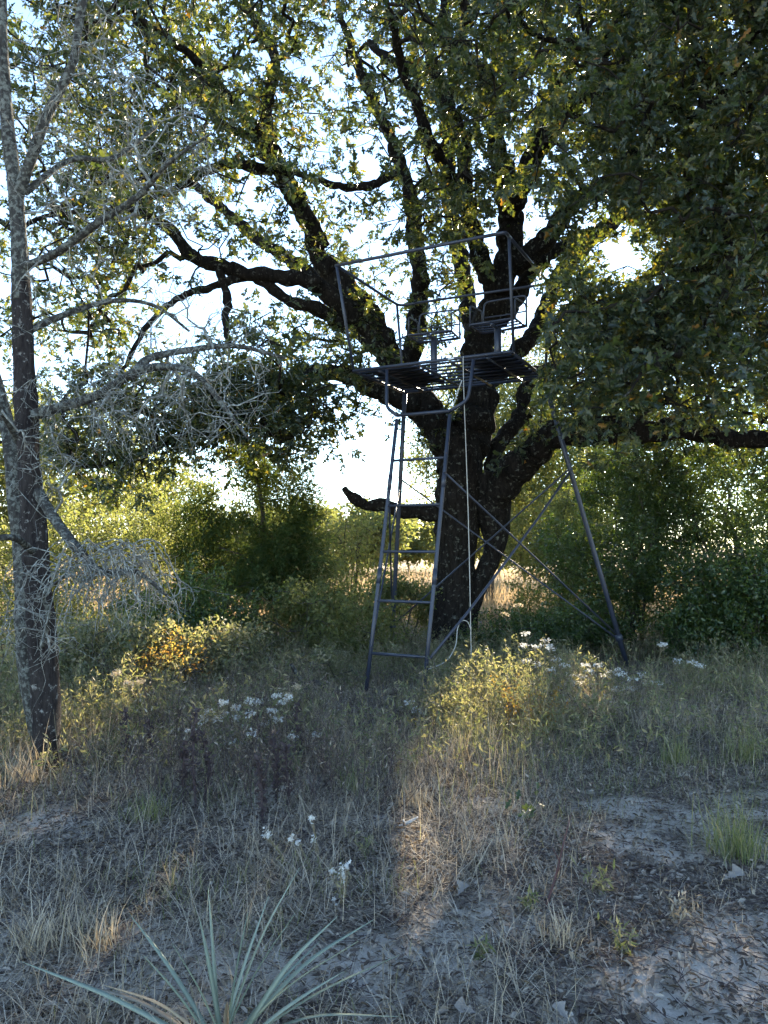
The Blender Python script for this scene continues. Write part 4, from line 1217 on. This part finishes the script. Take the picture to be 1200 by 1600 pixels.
for k, (lab, bx, Y, heads, pm) in enumerate(wf):
    herb('wildflower', lab, 'flower', gp(bx, Y), [px(a + rng.normal() * 3, b_ + rng.normal() * 5, Y + rng.normal() * .2) for a, b_ in heads], 'weed', True, pm, .042 if Y < 7 else .06, 7, .05, 'stem', WG, seed=k, florets=38, fsize=.0125)
# dark dried stalks
DG = 'dark dried flower stalks'
for k, (lab, x, y0, y1, Y) in enumerate([
        ('tall dark dried stalk below the white wildflower clump', 306, 1110, 1270, 5.5), ('dark dried stalk between bare tree and white wildflowers', 195, 1112, 1200, 6.0),
        ('short dark dried stalk next to bare tree', 238, 1130, 1200, 5.9), ('dark dried stalk right of the left-hand wildflowers', 432, 1150, 1250, 5.6),
        ('leaning dark stalk in front of cream flower head', 462, 1100, 1200, 6.1), ('bent dark stalk at lower end of wildflower clump', 410, 1190, 1290, 5.2), ('dark stalk right behind the tall dried stalk', 318, 1150, 1260, 5.7),
        ('slender dark stalk left of the tall dried stalk', 285, 1165, 1265, 5.6), ('dark stalk pair member nearest the glowing grass tuft', 450, 1165, 1260, 5.5)]):
    r = np.random.default_rng(70 + k); base = ground_px(x, y1)[:2]; bz = float(gz(*base)); tip = px(x + r.normal() * 6, y0, base[1])
    root = empty('dried_stalk', [base[0], base[1], bz], lab, 'weed', DG)
    P, R = smooth_path([[base[0], base[1], bz], (np.r_[base, bz] + tip) / 2 + r.normal(size=3) * .02, tip], [.008, .007, .004], .03)
    part('stem', *tube(P, R, 6), M['dark_stem'], root, True)
    n = 150; i = r.integers(len(P) // 5, len(P), n)
    X, Yv, Z = frames(r.normal(size=(n, 3)) + [0, 0, .6], r.normal(size=(n, 3)))
    part('seed_spike', *scatter(*OVAL, P[i] + r.normal(size=(n, 3)) * .01, X, Yv, Z, r.uniform(.018, .05, n)), M['dark_stem'], root)
# sunlit herbs in the beam
HG = 'sunlit herbs in the beam of light'
for k, (lab, bx, Y, n, h, sp, mt) in enumerate([
        ('bright green bushy herb at the right foot of the ladder', 705, 7.9, 16, .42, .26, 'weed'), ('tallest bright yellow-green herb under pull cord', 765, 7.8, 16, .62, .30, 'weed'),
        ('golden dried herb in the middle of the sun patch', 800, 7.0, 14, .50, .24, 'gold_shrub'), ('golden backlit herb at front of the sun patch', 850, 6.7, 12, .42, .20, 'gold_shrub'),
        ('yellow-green herb left front of the sun patch', 690, 7.0, 12, .32, .22, 'weed'), ('brown bushy weed right of the sun patch', 920, 7.0, 14, .45, .30, 'litter'),
        ('pale leafy herb between pull cord and white wildflower', 815, 8.9, 12, .6, .26, 'weed')]):
    r = np.random.default_rng(170 + k); b0 = gp(bx, Y)
    tips = [np.array([b0[0] + r.normal() * sp, b0[1] + r.normal() * sp * .7, h * r.uniform(.6, 1.1)]) for _ in range(n)]
    herb('sunlit_herb', lab, 'weed', b0, tips, mt, None, None, .04, 40, .034, 'stem', HG, OVAL, .0028, seed=100 + k)
# frail white-blossomed plants in the foreground
FG = 'frail white-blossomed plants in the foreground'
for k, (lab, bx, by, heads) in enumerate([
        ('frail plant with white blossoms above the yucca', 500, 1370, [(487, 1288), (490, 1318), (466, 1322), (455, 1318)]),
        ('frail plant with two white blossoms left of the others', 450, 1360, [(413, 1309), (420, 1312)]),
        ('frail white-blossomed plant in front of the small sun patch', 532, 1430, [(533, 1366), (543, 1360), (535, 1374), (519, 1367), (524, 1420)])]):
    g = ground_px(bx, by)
    herb('blossom_plant', lab, 'flower', g[:2], [px(a, b_, g[1] + .02) for a, b_ in heads], 'weed', True, 'white_petal', .012, 7, .035, 'stem', FG, seed=200 + k, florets=8, fsize=.012, sr=.002)
# oak seedling
g = ground_px(828, 1285)
herb('oak_seedling', 'dark green lobed seedling in front of the sun patch', 'seedling', g[:2], [px(815, 1240, g[1]), px(838, 1225, g[1]), px(800, 1248, g[1])], 'yaupon', leafn=5, lsize=.075, tmpl=OAK, seed=231)
# little green sprouts
SG = 'small green sprouts on the track'
for k, (lab, x, y, h, mt) in enumerate([('yellow-green sprout on the track right of the red stem', 938, 1400, .13, 'green_grass'), ('bushy green sprout at the lower right of the track', 975, 1485, .12, 'green_grass'),
                                        ('small bright sprout at bottom centre of the track', 752, 1500, .07, 'green_grass'), ('yellowing sprout beside pale sand at right', 1062, 1440, .12, 'straw'),
                                        ('tiny green sprout left of the red stem', 825, 1425, .07, 'green_grass'), ('leafy sprout at left of the small sun patch', 570, 1345, .12, 'weed')]):
    g = ground_px(x, y); r = np.random.default_rng(250 + k)
    tips = [np.array([g[0] + r.normal() * h * .4, g[1] + r.normal() * h * .4, h * r.uniform(.7, 1.1)]) for _ in range(7)]
    herb('sprout', lab, 'sprout', g[:2], tips, mt, leafn=7, lsize=.045, seed=260 + k, group=SG, sr=.0016)
# tufts
TG = 'grass tufts catching light'
for k, (lab, x, y, n, h, mt) in enumerate([('upright grass tuft with glowing yellow tips at centre', 550, 1235, 60, .26, 'green_grass'), ('reddish dry tuft glowing above the small sun patch', 650, 1260, 90, .20, 'straw'),
                                           ('large green grass tuft at right edge', 1150, 1330, 220, .34, 'green_grass'), ('green grass tuft behind the one at right edge', 1160, 1190, 160, .32, 'green_grass'),
                                           ('pale dry tuft left of the yucca', 60, 1490, 90, .22, 'straw'), ('pale dry tuft beside the yucca tip', 150, 1490, 70, .2, 'straw'),
                                           ('sunlit straw tuft at foot of the bare tree', 30, 1230, 120, .30, 'straw'), ('dry tuft on the track at lower centre', 870, 1470, 80, .16, 'straw'),
                                           ('green and straw tuft left of the large right-hand tuft', 1060, 1200, 110, .26, 'green_grass'), ('grey-green tuft behind the yucca', 230, 1290, 110, .2, 'green_grass')]):
    g = ground_px(x, y); r = np.random.default_rng(300 + k)
    p = with_z(g[0] + r.normal(size=n) * .03 * (1 + n / 120), g[1] + r.normal(size=n) * .03 * (1 + n / 120))
    V, Fq = blades(p, h * r.uniform(.5, 1.2, n), r.uniform(.003, .006, n), r.uniform(0, 2 * np.pi, n), np.abs(r.normal(.3, .2, n)), r.uniform(.2, 1.3, n), 4)
    c = np.array([g[0], g[1], float(gz(g[0], g[1]))])
    o = mk('grass_tuft', V - c, Fq, M[mt]); o.location = c; tag(o, lab, 'grass', TG)

# yucca
yb = ground_px(348, 1650); yb[2] = float(gz(yb[0], yb[1]))
yucca = empty('yucca_plant', yb, 'spiky blue-green yucca with long narrow leaves at bottom left', 'yucca')
tips = [(468, 1355, .10), (325, 1385, .18), (201, 1426, .12), (269, 1473, -.12), (311, 1431, .05), (387, 1426, .02), (528, 1431, .05), (585, 1436, .12), (623, 1492, .02), (32, 1502, .06),
        (160, 1538, -.18), (622, 1588, -.10), (225, 1493, .0), (536, 1518, -.15), (460, 1428, -.05), (355, 1564, -.22), (500, 1470, .2), (95, 1535, .2), (420, 1400, .25), (560, 1470, -.02)]
for k, (x, y, d) in enumerate(tips):
    r = np.random.default_rng(400 + k)
    tip = px(x, y, yb[1] + d)
    b0 = yb + np.r_[r.normal(size=2) * .015, .03]
    out = tip - b0; L_ = np.linalg.norm(out)
    mid = b0 + out * .5 + np.array([0, 0, .06 * L_]) * (.5 + r.random())
    P, _ = smooth_path([b0, mid, tip], [1, 1, 1], L_ / 12)
    T = norm(np.gradient(P, axis=0)); S = norm(np.cross(T, [0, 0, 1.0])); 
    tw = r.normal() * .5; Nn = np.cross(S, T); S2 = S * np.cos(tw) + Nn * np.sin(tw); N2v = np.cross(S2, T)
    t = np.linspace(0, 1, len(P)); w = .0086 * np.minimum(1, .55 + t * 2) * (1 - t ** 3.2) + .0004
    V = np.stack([P - S2 * w[:, None] + N2v * w[:, None] * .35, P, P + S2 * w[:, None] + N2v * w[:, None] * .35, P - N2v * .0018], 1)
    m = len(P); i = np.arange(m - 1)[:, None] * 4
    F4 = np.concatenate([i + np.array([[a, (a + 1) % 4, (a + 1) % 4 + 4, a + 4]]) for a in range(4)])
    part('leaf', V.reshape(-1, 3), F4, M['straw' if k in (10, 15, 17) else 'yucca'], yucca, True)

# fallen branch of grey lichen by the ladder
fb = ground_px(480, 1088); fb[2] = float(gz(fb[0], fb[1]))
fbr = empty('fallen_branch', fb, 'short forked fallen branch crusted with grey lichen left of the ladder', 'branch')
P, R = smooth_path([px(455, 1038, fb[1] - .1), px(465, 1055, fb[1] - .05), px(478, 1068, fb[1]), px(495, 1066, fb[1] + .05), px(508, 1076, fb[1] + .1)], [.022, .03, .034, .03, .022], .03)
part('wood', *tube(P, R, 12, .8, 5), M['lichen_bark'], fbr, True)
P, R = smooth_path([px(478, 1068, fb[1]), px(476, 1085, fb[1] - .05), px(470, 1100, fb[1] - .1)], [.022, .018, .012], .03)
part('fork', *tube(P, R, 10, .8, 6), M['lichen_bark'], fbr, True)
# bleached piece of wood above the small sun patch
g = ground_px(640, 1300); g[2] = float(gz(g[0], g[1]))
bw = empty('bleached_wood', g, 'small bleached white piece of wood above the small sun patch', 'wood')
P, R = smooth_path([g + [-.06, 0, .01], g + [-.01, .02, .022], g + [.05, .06, .04]], [.006, .010, .005], .015)
part('chip', *tube(P, R, 9, .8, 8), M['cord'], bw, True)
P, R = smooth_path([g + [-.02, .015, .02], g + [-.035, .05, .025], g + [-.03, .08, .02]], [.006, .005, .003], .015)
part('splinter', *tube(P, R, 8, .8, 9), M['cord'], bw, True)
# red-brown stem
g = ground_px(852, 1420); root = empty('leafless_sapling', [g[0], g[1], float(gz(g[0], g[1]))], 'leaning dark red leafless stem on the track right of centre', 'stem')
P, R = smooth_path([[g[0], g[1], float(gz(g[0], g[1]))], px(868, 1370, g[1] + .03), px(880, 1320, g[1] + .05), px(893, 1270, g[1] + .1)], [.006, .005, .004, .002], .03)
m_red = plain_mat('red_stem', [(.3, (.06, .03, .03)), (.7, (.12, .055, .05))], .7, 40)
part('main_stem', *tube(P, R, 6, .4, 3), m_red, root, True)
for (x, y, x2, y2) in ((868, 1370, 880, 1345), (874, 1345, 862, 1322)):
    part('side_stem', *tube(np.array([px(x, y, g[1] + .03), px(x2, y2, g[1] + .02)]), [.003, .0015], 5), m_red, root, True)
# single large fallen leaves
LG = 'large fallen oak leaves'
for k, (lab, x, y, s, az) in enumerate([('large grey lobed fallen leaf near the right edge', 1135, 1372, .10, .4), ('curled pale fallen leaf right of pale sand at centre', 716, 1415, .085, 1.2),
                                        ('pale fallen leaf at bottom right of centre', 888, 1590, .075, 2.0), ('narrow pale leaf lying at the bottom centre', 745, 1582, .08, 3.0), ('small pale fallen leaf beside the bottom sprout', 748, 1447, .06, .2)]):
    g = ground_px(x, y); c = np.array([g[0], g[1], float(gz(g[0], g[1])) + .025])
    al = np.array([[np.cos(az), np.sin(az), .05]]); X, Yv, Z = frames(al, np.array([[.1, -.45, 1.0]]))
    tm = outline_leaf([(0, 0), (.07, .18), (.22, .30), (.13, .45), (.40, .66), (.22, .84), (0, 1.0)], .35, -.25)
    V, Fq = scatter(*tm, np.zeros((1, 3)), X, Yv, Z, np.array([s])); o = mk('fallen_leaf', V, Fq, None); o.location = c
    o.data.materials.append(M['pale_leaf'] if 'pale_leaf' in M else M.setdefault('pale_leaf', plain_mat('pale_leaf', [(.3, (.16, .14, .125)), (.7, (.27, .24, .21))], .8, 30)))
    tag(o, lab, 'leaf', LG)
tot = sum(len(o.data.polygons) for o in SC.objects if o.type == 'MESH')
print('polygons', tot, 'triangles', sum(len(o.data.loops) - 2 * len(o.data.polygons) for o in SC.objects if o.type == 'MESH'))
